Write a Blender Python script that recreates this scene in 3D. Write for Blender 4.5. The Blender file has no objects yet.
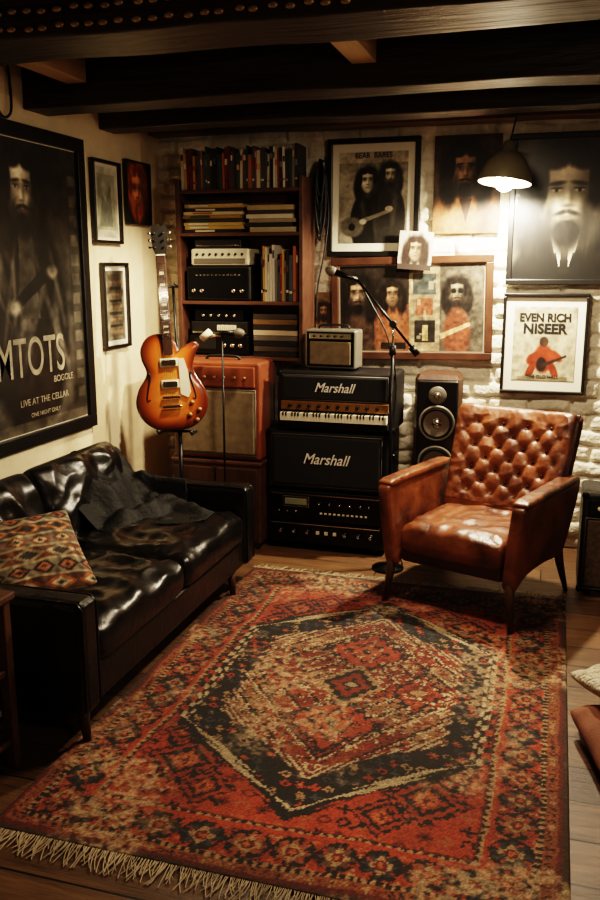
import bpy,bmesh,math,random
import numpy as np
from mathutils import Vector,Matrix,noise,Euler
random.seed(7)
R=math.radians
sc=bpy.context.scene
XL,YB,ZC=-2.39,5.0,2.50
XR,YF=2.3,-1.2

# ---------------------------------------------------------------- helpers
def lin1(c):
    c=c/255.0
    return c/12.92 if c<=0.04045 else ((c+0.055)/1.055)**2.4
def L(r,g,b): return (lin1(r),lin1(g),lin1(b),1.0)
def nlin(a):
    a=np.clip(a,0,255)/255.0
    return np.where(a<=0.04045,a/12.92,((a+0.055)/1.055)**2.4)

def newmat(name):
    m=bpy.data.materials.new(name); m.use_nodes=True
    nt=m.node_tree; b=nt.nodes['Principled BSDF']
    return m,nt,b
def N(nt,t,**kw):
    n=nt.nodes.new(t)
    for k,v in kw.items():
        if k in n.inputs.keys(): n.inputs[k].default_value=v
        else: setattr(n,k,v)
    return n
def mulcol(c,f): return (min(1,c[0]*f),min(1,c[1]*f),min(1,c[2]*f),1)
def M(name,col,rough=.6,metal=0,var=.15,vscale=6,bump=0,bscale=60,stretch=(1,1,1),spec=.5,coat=0,col2=None,emit=None,estr=0,bdist=.01):
    m,nt,b=newmat(name)
    b.inputs['Roughness'].default_value=rough
    b.inputs['Metallic'].default_value=metal
    b.inputs['Specular IOR Level'].default_value=spec
    b.inputs['Coat Weight'].default_value=coat
    tc=N(nt,'ShaderNodeTexCoord'); mp=N(nt,'ShaderNodeMapping'); mp.inputs['Scale'].default_value=stretch
    nt.links.new(tc.outputs['Object'],mp.inputs['Vector'])
    nz=N(nt,'ShaderNodeTexNoise',Scale=vscale,Detail=6.0,Roughness=.6); nt.links.new(mp.outputs[0],nz.inputs['Vector'])
    rp=N(nt,'ShaderNodeValToRGB'); rp.color_ramp.elements[0].position=.32; rp.color_ramp.elements[1].position=.68
    rp.color_ramp.elements[0].color=mulcol(col,1-var); rp.color_ramp.elements[1].color=col2 if col2 else mulcol(col,1+var)
    nt.links.new(nz.outputs['Fac'],rp.inputs[0]); nt.links.new(rp.outputs[0],b.inputs['Base Color'])
    if bump:
        n2=N(nt,'ShaderNodeTexNoise',Scale=bscale,Detail=5.0); nt.links.new(mp.outputs[0],n2.inputs['Vector'])
        bp=N(nt,'ShaderNodeBump',Strength=bump,Distance=bdist); nt.links.new(n2.outputs['Fac'],bp.inputs['Height'])
        nt.links.new(bp.outputs[0],b.inputs['Normal'])
    if emit:
        b.inputs['Emission Color'].default_value=emit; b.inputs['Emission Strength'].default_value=estr
    return m
def leather(name,dark,light,rough,wr=.35,pos=(.35,.7)):
    m,nt,b=newmat(name)
    tc=N(nt,'ShaderNodeTexCoord')
    nz=N(nt,'ShaderNodeTexNoise',Scale=5.0,Detail=8.0,Roughness=.65); nt.links.new(tc.outputs['Object'],nz.inputs['Vector'])
    rp=N(nt,'ShaderNodeValToRGB'); rp.color_ramp.elements[0].position=pos[0]; rp.color_ramp.elements[1].position=pos[1]
    rp.color_ramp.elements[0].color=dark; rp.color_ramp.elements[1].color=light
    nt.links.new(nz.outputs['Fac'],rp.inputs[0]); nt.links.new(rp.outputs[0],b.inputs['Base Color'])
    mr=N(nt,'ShaderNodeMapRange'); mr.inputs['To Min'].default_value=rough-.08; mr.inputs['To Max'].default_value=rough+.14
    nt.links.new(nz.outputs['Fac'],mr.inputs['Value']); nt.links.new(mr.outputs[0],b.inputs['Roughness'])
    vo=N(nt,'ShaderNodeTexVoronoi',Scale=260.0); nt.links.new(tc.outputs['Object'],vo.inputs['Vector'])
    wz=N(nt,'ShaderNodeTexNoise',Scale=11.0,Detail=3.0,Distortion=1.2); nt.links.new(tc.outputs['Object'],wz.inputs['Vector'])
    b1=N(nt,'ShaderNodeBump',Strength=.12,Distance=.002); nt.links.new(vo.outputs['Distance'],b1.inputs['Height'])
    b2=N(nt,'ShaderNodeBump',Strength=wr,Distance=.012); nt.links.new(wz.outputs['Fac'],b2.inputs['Height'])
    nt.links.new(b1.outputs[0],b2.inputs['Normal']); nt.links.new(b2.outputs[0],b.inputs['Normal'])
    return m
def colmat(name,rough=.5,bump=0,bscale=300,var=.0,coat=0,vscale=8):
    m,nt,b=newmat(name)
    at=N(nt,'ShaderNodeAttribute'); at.attribute_name='Col'
    tc=N(nt,'ShaderNodeTexCoord')
    b.inputs['Roughness'].default_value=rough; b.inputs['Coat Weight'].default_value=coat
    if var:
        nz=N(nt,'ShaderNodeTexNoise',Scale=vscale,Detail=8.0,Roughness=.7); nt.links.new(tc.outputs['Object'],nz.inputs['Vector'])
        mr=N(nt,'ShaderNodeMapRange'); mr.inputs['From Min'].default_value=.3; mr.inputs['From Max'].default_value=.7
        mr.inputs['To Min'].default_value=1-var; mr.inputs['To Max'].default_value=1+var
        nt.links.new(nz.outputs['Fac'],mr.inputs['Value'])
        vm=N(nt,'ShaderNodeVectorMath',operation='SCALE'); nt.links.new(at.outputs['Color'],vm.inputs[0]); nt.links.new(mr.outputs[0],vm.inputs['Scale'])
        nt.links.new(vm.outputs[0],b.inputs['Base Color'])
    else: nt.links.new(at.outputs['Color'],b.inputs['Base Color'])
    if bump:
        n2=N(nt,'ShaderNodeTexNoise',Scale=bscale,Detail=3.0); nt.links.new(tc.outputs['Object'],n2.inputs['Vector'])
        bp=N(nt,'ShaderNodeBump',Strength=bump,Distance=.006); nt.links.new(n2.outputs['Fac'],bp.inputs['Height'])
        nt.links.new(bp.outputs[0],b.inputs['Normal'])
    return m

def link(o,parent=None):
    sc.collection.objects.link(o)
    if parent is not None: o.parent=parent
    return o
def E(name,loc=(0,0,0),rz=0,rot=None):
    o=bpy.data.objects.new(name,None); o.empty_display_size=.1; o.location=loc
    o.rotation_euler=rot if rot else (0,0,rz)
    return link(o)
def mo(name,verts,faces,mat,parent=None,smooth=False,cols=None):
    me=bpy.data.meshes.new(name); me.from_pydata([tuple(v) for v in verts],[],[tuple(f) for f in faces])
    if cols is not None:
        ca=me.color_attributes.new('Col','FLOAT_COLOR','POINT')
        c=np.ones((len(verts),4),dtype=np.float32); c[:,:3]=np.asarray(cols)[:,:3]; ca.data.foreach_set('color',c.ravel())
    if smooth: me.polygons.foreach_set('use_smooth',[True]*len(me.polygons))
    me.materials.append(mat); me.update()
    return link(bpy.data.objects.new(name,me),parent)
def bm2o(bm,name,mat,parent,smooth=False):
    me=bpy.data.meshes.new(name); bm.to_mesh(me); bm.free()
    if smooth: me.polygons.foreach_set('use_smooth',[True]*len(me.polygons))
    me.materials.append(mat)
    return link(bpy.data.objects.new(name,me),parent)
def box(name,c,s,mat,parent=None,bev=.004,rot=None,seg=2):
    bm=bmesh.new(); bmesh.ops.create_cube(bm,size=1)
    for v in bm.verts: v.co=Vector((v.co.x*s[0],v.co.y*s[1],v.co.z*s[2]))
    if bev>0:
        bmesh.ops.bevel(bm,geom=list(bm.edges),offset=min(bev,min(s)*.45),segments=seg,affect='EDGES',profile=.5)
    mt=Matrix.Translation(Vector(c))
    if rot: mt=mt@Euler(rot).to_matrix().to_4x4()
    bm.transform(mt)
    return bm2o(bm,name,mat,parent,smooth=False)
def box2(name,a,b,mat,parent=None,bev=.004,seg=2):
    c=[(a[i]+b[i])/2 for i in range(3)]; s=[abs(b[i]-a[i]) for i in range(3)]
    return box(name,c,s,mat,parent,bev,seg=seg)
def sweep(name,pts,r,mat,parent=None,seg=10):
    P=[Vector(p) for p in pts]; n=len(P)
    rr=r if isinstance(r,(list,tuple)) else [r]*n
    vs=[];fs=[]
    T=(P[1]-P[0]).normalized()
    up=Vector((0,0,1)) if abs(T.z)<.9 else Vector((1,0,0))
    nrm=T.cross(up).normalized()
    for i in range(n):
        if i==0: t=(P[1]-P[0])
        elif i==n-1: t=P[-1]-P[-2]
        else: t=(P[i+1]-P[i-1])
        t.normalize()
        nrm=(nrm-t*nrm.dot(t)).normalized(); bn=t.cross(nrm)
        for k in range(seg):
            a=2*math.pi*k/seg
            vs.append(P[i]+(nrm*math.cos(a)+bn*math.sin(a))*rr[i])
    for i in range(n-1):
        for k in range(seg):
            fs.append((i*seg+k,i*seg+(k+1)%seg,(i+1)*seg+(k+1)%seg,(i+1)*seg+k))
    fs.append(tuple(range(seg))[::-1]); fs.append(tuple((n-1)*seg+k for k in range(seg)))
    return mo(name,vs,fs,mat,parent,smooth=True)
def rod(name,p0,p1,r0,mat,parent=None,r1=None,seg=16):
    o=sweep(name,[p0,p1],[r0,r0 if r1 is None else r1],mat,parent,seg)
    for p in o.data.polygons:
        if len(p.vertices)>4: p.use_smooth=False
    return o
def lathe(name,prof,mat,parent=None,c=(0,0,0),seg=40,rot=None):
    vs=[];fs=[];n=len(prof)
    mt=Matrix.Translation(Vector(c))
    if rot: mt=mt@Euler(rot).to_matrix().to_4x4()
    for (r,z) in prof:
        for k in range(seg):
            a=2*math.pi*k/seg; vs.append(mt@Vector((r*math.cos(a),r*math.sin(a),z)))
    for i in range(n-1):
        for k in range(seg): fs.append((i*seg+k,i*seg+(k+1)%seg,(i+1)*seg+(k+1)%seg,(i+1)*seg+k))
    return mo(name,vs,fs,mat,parent,smooth=True)
def smooth_pts(pts,sub=6,closed=False):
    P=[Vector(p) for p in pts]; out=[]; n=len(P)
    rng=range(n) if closed else range(n-1)
    for i in rng:
        if closed: a,b,c,d=P[(i-1)%n],P[i],P[(i+1)%n],P[(i+2)%n]
        else: a,b,c,d=P[max(i-1,0)],P[i],P[i+1],P[min(i+2,n-1)]
        for k in range(sub):
            t=k/sub
            out.append(.5*((2*b)+(-a+c)*t+(2*a-5*b+4*c-d)*t*t+(-a+3*b-3*c+d)*t**3))
    if not closed: out.append(P[-1])
    return out
def slab(name,su,sv,t,mat,parent=None,c=(0,0,0),rot=(0,0,0),nu=48,nv=48,p=8,edge=.35,fn=None,post=None,pin=0,colfn=None):
    """puffed cushion; u->x v->y thickness->z, then rotated"""
    mt=Matrix.Translation(Vector(c))@Euler(rot).to_matrix().to_4x4()
    vs=[];cols=[]
    def warp(i,n):
        q=-1+2*i/n; return math.sin(q*math.pi/2)*.55+q*.45
    idx={}
    faces=[]
    for side in (1,-1):
        for i in range(nu+1):
            for j in range(nv+1):
                bd=i in(0,nu) or j in(0,nv)
                if side==-1 and bd: idx[(side,i,j)]=idx[(1,i,j)]; continue
                u=warp(i,nu); v=warp(j,nv)
                prof=max(0,(1-abs(u)**p)*(1-abs(v)**p))**edge
                z=side*t/2*prof
                if fn and side==1: z+=fn(u*su/2,v*sv/2)*min(1,prof*1.3)
                x=su/2*u*(1-pin*(1-abs(v)**2)); y=sv/2*v*(1-pin*(1-abs(u)**2))
                k=(abs(u)*abs(v))**10*.04; x*=1-k; y*=1-k
                P=Vector((x,y,z))
                if post: P=Vector(post(P))
                idx[(side,i,j)]=len(vs); vs.append(mt@P)
                if colfn: cols.append(colfn(u,v))
        for i in range(nu):
            for j in range(nv):
                f=(idx[(side,i,j)],idx[(side,i+1,j)],idx[(side,i+1,j+1)],idx[(side,i,j+1)])
                faces.append(f if side==1 else f[::-1])
    return mo(name,vs,faces,mat,parent,smooth=True,cols=cols if colfn else None)
class Boxes:
    def __init__(s): s.v=[];s.f=[];s.c=[]
    def add(s,c,sz,col,rot=(0,0,0)):
        m=Matrix.Translation(Vector(c))@Euler(rot).to_matrix().to_4x4(); b=len(s.v)
        for dx in(-.5,.5):
            for dy in(-.5,.5):
                for dz in(-.5,.5):
                    s.v.append(m@Vector((dx*sz[0],dy*sz[1],dz*sz[2]))); s.c.append(col[:3])
        for f in((0,1,3,2),(4,6,7,5),(0,4,5,1),(2,3,7,6),(0,2,6,4),(1,5,7,3)): s.f.append(tuple(b+i for i in f))
    def build(s,name,mat,parent=None): return mo(name,s.v,s.f,mat,parent,cols=s.c)
def text(parent,st,size,x,z,mat,y=-.004,shear=0,sx=1,bold=0,ext=.0008,name='lettering',align='CENTER'):
    cu=bpy.data.curves.new(name,'FONT'); cu.body=st; cu.size=size; cu.shear=shear; cu.extrude=ext; cu.align_x=align; cu.offset=bold
    to=bpy.data.objects.new(name,cu); sc.collection.objects.link(to)
    bpy.context.view_layer.update()
    me=bpy.data.meshes.new_from_object(to); bpy.data.objects.remove(to)
    me.transform(Matrix.Translation(Vector((x,y,z)))@Matrix.Rotation(R(90),4,'X')@Matrix.Diagonal((sx,1,1,1)))
    me.materials.clear(); me.materials.append(mat)
    return link(bpy.data.objects.new(name,me),parent)

def vnoise(x,y,scale,seed):
    rg=np.random.default_rng(seed); T=rg.random((64,64))
    x=x*scale+100;y=y*scale+100
    xi=np.floor(x).astype(int);yi=np.floor(y).astype(int);fx=x-xi;fy=y-yi
    fx=fx*fx*(3-2*fx);fy=fy*fy*(3-2*fy)
    a=T[xi%64,yi%64];b=T[(xi+1)%64,yi%64];c=T[xi%64,(yi+1)%64];d=T[(xi+1)%64,(yi+1)%64]
    return (a*(1-fx)+b*fx)*(1-fy)+(c*(1-fx)+d*fx)*fy
def fbm(x,y,s,seed,o=4):
    r=0;a=.5;t=0
    for i in range(o): r=r+a*vnoise(x,y,s*2**i,seed+i); t+=a; a*=.5
    return r/t

def gridmesh(name,nx,ny,co,rgb,mat,parent=None):
    me=bpy.data.meshes.new(name)
    nv=nx*ny; me.vertices.add(nv); me.vertices.foreach_set('co',co.reshape(-1).astype(np.float32))
    i,j=np.meshgrid(np.arange(nx-1),np.arange(ny-1)); b=(j*nx+i).ravel()
    q=np.stack([b,b+1,b+nx+1,b+nx],1).ravel().astype(np.int32); nf=len(b)
    me.loops.add(nf*4); me.loops.foreach_set('vertex_index',q)
    me.polygons.add(nf); me.polygons.foreach_set('loop_start',np.arange(nf,dtype=np.int32)*4)
    me.update(calc_edges=True)
    me.polygons.foreach_set('use_smooth',[True]*nf)
    if rgb is not None:
        ca=me.color_attributes.new('Col','FLOAT_COLOR','POINT'); c=np.ones((nv,4),dtype=np.float32)
        c[:,:3]=nlin(rgb.reshape(-1,3)); ca.data.foreach_set('color',c.ravel())
    me.materials.append(mat); me.validate()
    return link(bpy.data.objects.new(name,me),parent)

class Cv:
    def __init__(s,w,h,bg,res=.0035):
        s.w,s.h=w,h; s.nx=max(8,int(w/res)); s.ny=max(8,int(h/res)); s.asp=w/h
        s.X,s.Y=np.meshgrid(np.linspace(0,s.asp,s.nx),np.linspace(0,1,s.ny))
        s.c=np.ones((s.ny,s.nx,3))*np.array(bg,float)
    def mix(s,m,col,a=1): m=(m*a)[...,None]; s.c=s.c*(1-m)+np.array(col,float)*m
    def ell(s,cx,cy,rx,ry,col,a=1,rot=0,soft=.12):
        dx=s.X-cx;dy=s.Y-cy;ca,sa=math.cos(rot),math.sin(rot)
        d=np.sqrt(((dx*ca+dy*sa)/rx)**2+((-dx*sa+dy*ca)/ry)**2)
        s.mix(np.clip((1+soft-d)/(2*soft),0,1),col,a)
    def rect(s,x0,y0,x1,y1,col,a=1): s.mix(((s.X>=x0)&(s.X<=x1)&(s.Y>=y0)&(s.Y<=y1)).astype(float),col,a)
    def poly(s,pts,col,a=1):
        ins=np.zeros(s.X.shape,bool); n=len(pts)
        for i in range(n):
            x1,y1=pts[i];x2,y2=pts[(i+1)%n]
            if y1==y2: continue
            cnd=((y1>s.Y)!=(y2>s.Y))&(s.X<(x2-x1)*(s.Y-y1)/(y2-y1)+x1); ins^=cnd
        s.mix(ins.astype(float),col,a)
    def noise(s,amt,sc_=12,seed=1):
        n=fbm(s.X,s.Y,sc_,seed)-.5; s.c=s.c*(1+amt*2*n[...,None])
    def desat(s,f,tint=(1.0,.93,.80)):
        g=s.c@np.array([.3,.55,.15]); s.c=s.c*(1-f)+g[...,None]*np.array(tint)*f
    def strands(s,cx,cy,rx,ry,k,hair,seed,soft=.2):
        dx=(s.X-cx)/rx;dy=(s.Y-cy)/ry
        n=fbm(s.X/k*3.0,s.Y/k*.8,3,seed,4)
        d=np.sqrt(dx*dx+dy*dy)*(1+.35*(n-.5))
        m=np.clip((1+soft-d)/(2*soft),0,1)[...,None]
        w=(.5+1.2*np.clip(fbm(s.X/k*7+n*2,s.Y/k*1.2,3,seed+3,3)-.35,0,1)**1.2)[...,None]
        s.c=s.c*(1-m)+(np.array(hair,float)*w*1.3)*m
    def face(s,cx,cy,k,skin,hair,beard=True,long=True,glasses=False,seed=5):
        sk=np.array(skin,float); hr=np.array(hair,float)
        s.strands(cx,cy+.10*k,.58*k,.62*k,k,hr,seed)
        if long:
            s.strands(cx-.42*k,cy-.30*k,.25*k,.62*k,k,hr,seed+1); s.strands(cx+.42*k,cy-.30*k,.25*k,.62*k,k,hr,seed+2)
        s.ell(cx,cy-.55*k,.15*k,.22*k,sk*.30,soft=.4)
        # head: egg shape from overlapping ovals, lit from one side
        s.ell(cx,cy+.08*k,.335*k,.40*k,sk*.72,soft=.10); s.ell(cx,cy-.14*k,.27*k,.36*k,sk*.72,soft=.12)
        s.ell(cx-.07*k,cy+.08*k,.24*k,.34*k,sk*.95,a=.9,soft=.6); s.ell(cx-.06*k,cy-.12*k,.19*k,.28*k,sk*.9,a=.8,soft=.6)
        s.ell(cx+.26*k,cy-.04*k,.15*k,.42*k,sk*.32,a=.85,soft=.8)
        s.ell(cx-.08*k,cy+.30*k,.17*k,.09*k,sk*1.15,a=.7,soft=.9)
        s.ell(cx-.18*k,cy-.07*k,.08*k,.07*k,sk*1.12,a=.6,soft=.9); s.ell(cx+.14*k,cy-.07*k,.06*k,.06*k,sk*.95,a=.5,soft=.9)
        s.strands(cx-.20*k,cy+.46*k,.22*k,.14*k,k,hr,seed+3); s.strands(cx+.20*k,cy+.46*k,.22*k,.14*k,k,hr,seed+4)
        s.strands(cx-.34*k,cy+.15*k,.09*k,.34*k,k,hr,seed+6); s.strands(cx+.34*k,cy+.15*k,.09*k,.34*k,k,hr,seed+7)
        if beard:
            s.strands(cx,cy-.46*k,.24*k,.21*k,k,hr,seed+5,soft=.35)
            s.ell(cx-.23*k,cy-.28*k,.07*k,.2*k,hr,a=.85,soft=.7);s.ell(cx+.23*k,cy-.28*k,.07*k,.2*k,hr,a=.85,soft=.7)
            s.ell(cx-.07*k,cy-.215*k,.10*k,.032*k,hr,rot=.3,soft=.5);s.ell(cx+.07*k,cy-.215*k,.10*k,.032*k,hr,rot=-.3,soft=.5)
        for sg in(-1,1):
            ex=cx+sg*.145*k; ey=cy+.07*k
            s.ell(ex,ey+.02*k,.105*k,.07*k,sk*.36,a=.85,soft=.8)
            s.ell(ex,ey,.052*k,.020*k,sk*.85,soft=.4); s.ell(ex,ey,.024*k,.024*k,(14,12,11),soft=.4)
            s.ell(ex,ey+.024*k,.068*k,.012*k,(20,16,14),soft=.5)
            s.ell(ex,cy+.155*k,.10*k,.024*k,hr*.8,rot=-sg*.15,soft=.6)
            if glasses: s.ell(ex,cy+.06*k,.12*k,.10*k,(16,16,18),soft=.15)
        s.ell(cx+.05*k,cy-.02*k,.028*k,.12*k,sk*.45,a=.7,soft=.9); s.ell(cx-.012*k,cy-.04*k,.024*k,.10*k,sk*1.1,a=.6,soft=.9)
        s.ell(cx,cy-.13*k,.065*k,.024*k,sk*.38,a=.9,soft=.7)
        s.ell(cx,cy-.275*k,.085*k,.024*k,sk*np.array([.5,.34,.32]),soft=.5)
    def build(s,mat,parent,y=0,name='print'):
        co=np.zeros((s.ny,s.nx,3)); co[...,0]=(s.X/s.asp-.5)*s.w; co[...,2]=(s.Y-.5)*s.h; co[...,1]=y
        return gridmesh(name,s.nx,s.ny,co,s.c,mat,parent)

# ---------------------------------------------------------------- materials
m_plaster=M('plaster_cream',L(222,205,172),.8,var=.14,vscale=2.2,bump=.5,bscale=9,bdist=.02)
m_brick=M('painted_brick_white',L(226,217,198),.75,var=.22,vscale=5,bump=.9,bscale=45,bdist=.012)
m_beam=M('beam_dark',L(32,26,22),.45,var=.45,vscale=4,bump=.9,bscale=14,stretch=(.25,2,2),col2=L(58,43,32))
m_beam2=M('beam_brown',L(96,72,52),.6,var=.35,vscale=5,bump=.6,bscale=14,stretch=(.3,2,2))
m_joist=M('joist_tan',L(196,166,126),.6,var=.2,vscale=6,bump=.4,bscale=20,stretch=(2,.3,2))
m_blk=leather('leather_black',L(10,9,9),L(25,22,20),.27,.28)
m_tan=leather('leather_cognac',L(60,30,18),L(136,78,46),.34,.3)
m_tand=leather('leather_cognac_dark',L(40,20,13),L(74,42,26),.4,.25)
m_tolex=M('tolex_black',L(18,17,17),.45,var=.2,bump=.5,bscale=380,bdist=.002)
m_grille=M('grille_cloth_black',L(24,23,23),.8,var=.3,bump=.6,bscale=500,bdist=.002)
m_metalb=M('metal_black',L(22,22,22),.35,metal=.6,var=.1)
m_chrome=M('chrome',L(205,200,190),.2,metal=1,var=.05)
m_gold=M('gold_panel',L(140,100,58),.38,metal=.45,var=.15)
m_cream=M('plastic_cream',L(218,208,184),.45,var=.05)
m_white=M('paint_white',L(225,218,205),.5,var=.04)
m_wood=M('wood_walnut',L(66,42,30),.42,var=.35,vscale=6,stretch=(3,3,.4),bump=.15,bscale=30)
m_woodr=M('wood_redbrown',L(80,52,38),.45,var=.3,vscale=6,stretch=(.5,3,3),bump=.15,bscale=30)
m_frame_b=M('frame_black',L(20,18,17),.35,var=.2)
m_frame_w=M('frame_walnut',L(70,44,32),.35,var=.3,vscale=10)
m_ptab=M('mat_board',L(222,214,196),.8,var=.03)
m_print=colmat('print_paper',.38,coat=.12)
m_printm=colmat('print_matte',.6)
m_col=colmat('painted_parts',.5,var=.12)
m_red=M('tolex_rust',L(126,68,44),.42,var=.2,vscale=4,bump=.3,bscale=300,bdist=.002)
m_grtan=M('grille_tan',L(112,96,74),.8,var=.25,vscale=20,bump=.7,bscale=420,bdist=.003)
m_cone=M('speaker_cone',L(84,74,64),.42,var=.15)
m_rub=M('rubber',L(14,14,14),.5,var=.1)

# ---------------------------------------------------------------- room
def floor_mat():
    m,nt,b=newmat('floor_planks')
    tc=N(nt,'ShaderNodeTexCoord')
    br=N(nt,'ShaderNodeTexBrick',Scale=1.0); br.offset=.37; br.inputs['Brick Width'].default_value=2.3; br.inputs['Row Height'].default_value=.19
    br.inputs['Mortar Size'].default_value=.004; br.inputs['Mortar Smooth'].default_value=.3
    br.inputs['Color1'].default_value=L(112,82,56); br.inputs['Color2'].default_value=L(78,56,39); br.inputs['Mortar'].default_value=L(12,9,7)
    nt.links.new(tc.outputs['Object'],br.inputs['Vector'])
    mp=N(nt,'ShaderNodeMapping'); mp.inputs['Scale'].default_value=(.8,9,1); nt.links.new(tc.outputs['Object'],mp.inputs['Vector'])
    nz=N(nt,'ShaderNodeTexNoise',Scale=5.0,Detail=10.0,Roughness=.7,Distortion=.6); nt.links.new(mp.outputs[0],nz.inputs['Vector'])
    mr=N(nt,'ShaderNodeMapRange'); mr.inputs['From Min'].default_value=.3;mr.inputs['From Max'].default_value=.7;mr.inputs['To Min'].default_value=.35;mr.inputs['To Max'].default_value=1.35
    nt.links.new(nz.outputs['Fac'],mr.inputs['Value'])
    vm=N(nt,'ShaderNodeVectorMath',operation='SCALE'); nt.links.new(br.outputs['Color'],vm.inputs[0]); nt.links.new(mr.outputs[0],vm.inputs['Scale'])
    nt.links.new(vm.outputs[0],b.inputs['Base Color'])
    b.inputs['Roughness'].default_value=.42
    bp=N(nt,'ShaderNodeBump',Strength=.5,Distance=.006)
    ad=N(nt,'ShaderNodeMath',operation='SUBTRACT'); nt.links.new(nz.outputs['Fac'],ad.inputs[0]); nt.links.new(br.outputs['Fac'],ad.inputs[1])
    nt.links.new(ad.outputs[0],bp.inputs['Height']); nt.links.new(bp.outputs[0],b.inputs['Normal'])
    return m
box2('floor',(XL-.1,YF-.1,-.1),(XR+.1,YB+.1,0),floor_mat(),bev=0)
box2('wall_left',(XL-.12,YF-.1,0),(XL,YB+.1,ZC),m_plaster,bev=0)
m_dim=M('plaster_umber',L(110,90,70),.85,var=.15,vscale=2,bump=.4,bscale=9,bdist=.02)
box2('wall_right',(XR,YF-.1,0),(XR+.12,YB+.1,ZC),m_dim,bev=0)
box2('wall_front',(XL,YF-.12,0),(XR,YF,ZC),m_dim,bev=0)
def ceil_mat():
    m,nt,b=newmat('ceiling_boards')
    tc=N(nt,'ShaderNodeTexCoord'); br=N(nt,'ShaderNodeTexBrick',Scale=1.0); br.inputs['Brick Width'].default_value=3.5; br.inputs['Row Height'].default_value=.14
    br.inputs['Mortar Size'].default_value=.004
    br.inputs['Color1'].default_value=L(74,56,42); br.inputs['Color2'].default_value=L(96,74,56); br.inputs['Mortar'].default_value=L(12,9,7)
    mp=N(nt,'ShaderNodeMapping'); mp.inputs['Rotation'].default_value=(0,0,R(90)); nt.links.new(tc.outputs['Object'],mp.inputs['Vector']); nt.links.new(mp.outputs[0],br.inputs['Vector'])
    nt.links.new(br.outputs['Color'],b.inputs['Base Color']); b.inputs['Roughness'].default_value=.7
    return m
box2('ceiling',(XL-.1,YF-.1,ZC),(XR+.1,YB+.1,ZC+.1),ceil_mat(),bev=0)
nx,ny=430,250
X,Z=np.meshgrid(np.linspace(XL,XR,nx),np.linspace(0,ZC,ny))
wob=(fbm(X,Z,3,11)-.5)*.07
row=(Z+wob)/.088; ri=np.floor(row); fz=row-ri
colx=(X+wob)/.225+.5*(ri%2)+.1*np.sin(ri*7.3); ci=np.floor(colx); fx=colx-ci
ed=np.minimum(np.minimum(fz,1-fz)*.088,np.minimum(fx,1-fx)*.225)
hgt=np.clip(ed/.020,0,1); hgt=hgt*hgt*(3-2*hgt)
rnd=np.mod(np.sin(ri*12.9898+ci*78.233)*43758.5453,1)
relief=hgt*(.016+.018*rnd)+fbm(X,Z,14,5)*.020+ (fbm(X,Z,2.2,9)-.5)*.010
relief=np.minimum(relief,.046)
co=np.stack([X,YB-relief,Z],-1)
wb=gridmesh('wall_back',nx,ny,co,None,m_brick)
box2('trim_back_wall_core',(XL,YB+.005,0),(XR,YB+.12,ZC),m_plaster,bev=0)
def beam(name,y0,y1,z0,z1,mat,x0=XL,x1=XR):
    n=60;vs=[];fs=[]
    for i in range(n+1):
        x=x0+(x1-x0)*i/n
        for (y,z) in((y0,z0),(y1,z0),(y1,z1),(y0,z1)):
            jy=.008*noise.noise(Vector((x*2.5,y*3,z*7))); jz=.01*noise.noise(Vector((x*2.1+9,y*3,z*7)))
            vs.append((x,y+jy,z+(jz if z==z0 else 0)))
    for i in range(n):
        for k in range(4): fs.append((i*4+k,(i+1)*4+k,(i+1)*4+(k+1)%4,i*4+(k+1)%4))
    fs.append((0,1,2,3)); fs.append((n*4+3,n*4+2,n*4+1,n*4))
    o=mo(name,vs,fs,mat)
    bv=o.modifiers.new('bevel','BEVEL'); bv.width=.008; bv.segments=2; bv.limit_method='ANGLE'
    return o
beam('ceiling_beam',2.56,2.84,2.31,ZC,m_beam)
beam('ceiling_beam',3.58,3.78,2.31,ZC,m_beam)
beam('ceiling_beam',4.26,4.42,2.32,2.45,m_beam)
beam('ceiling_beam',1.45,1.72,2.31,ZC,m_beam)
beam('ceiling_beam',.3,.55,2.31,ZC,m_beam)
beam('ceiling_beam',4.84,4.96,2.37,ZC,m_beam2)
for xx in(-.80,-2.1,.62,1.7):
    box2('ceiling_joist',(xx-.05,2.85,2.40),(xx+.05,3.57,ZC),m_joist,bev=.004)
    box2('ceiling_joist',(xx-.05,4.43,2.40),(xx+.05,4.83,ZC),m_joist,bev=.004)
bm=bmesh.new(); rr=random.Random(4)
for i in range(26):
    x=-2.0+i*.055
    for z in(2.345,2.395):
        mtx=Matrix.Translation((x+rr.uniform(-.008,.008),2.553,z+rr.uniform(-.004,.004)))@Matrix.Diagonal((1.7,.6,.9,1))
        bmesh.ops.create_uvsphere(bm,u_segments=10,v_segments=6,radius=.010,matrix=mtx)
bm2o(bm,'beam_nail_heads',M('aged_brass',L(190,160,116),.35,metal=.5,var=.2),None,True)
box2('baseboard_left',(XL,YF,0),(XL+.015,YB-.05,.10),m_white,bev=.004)

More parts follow.
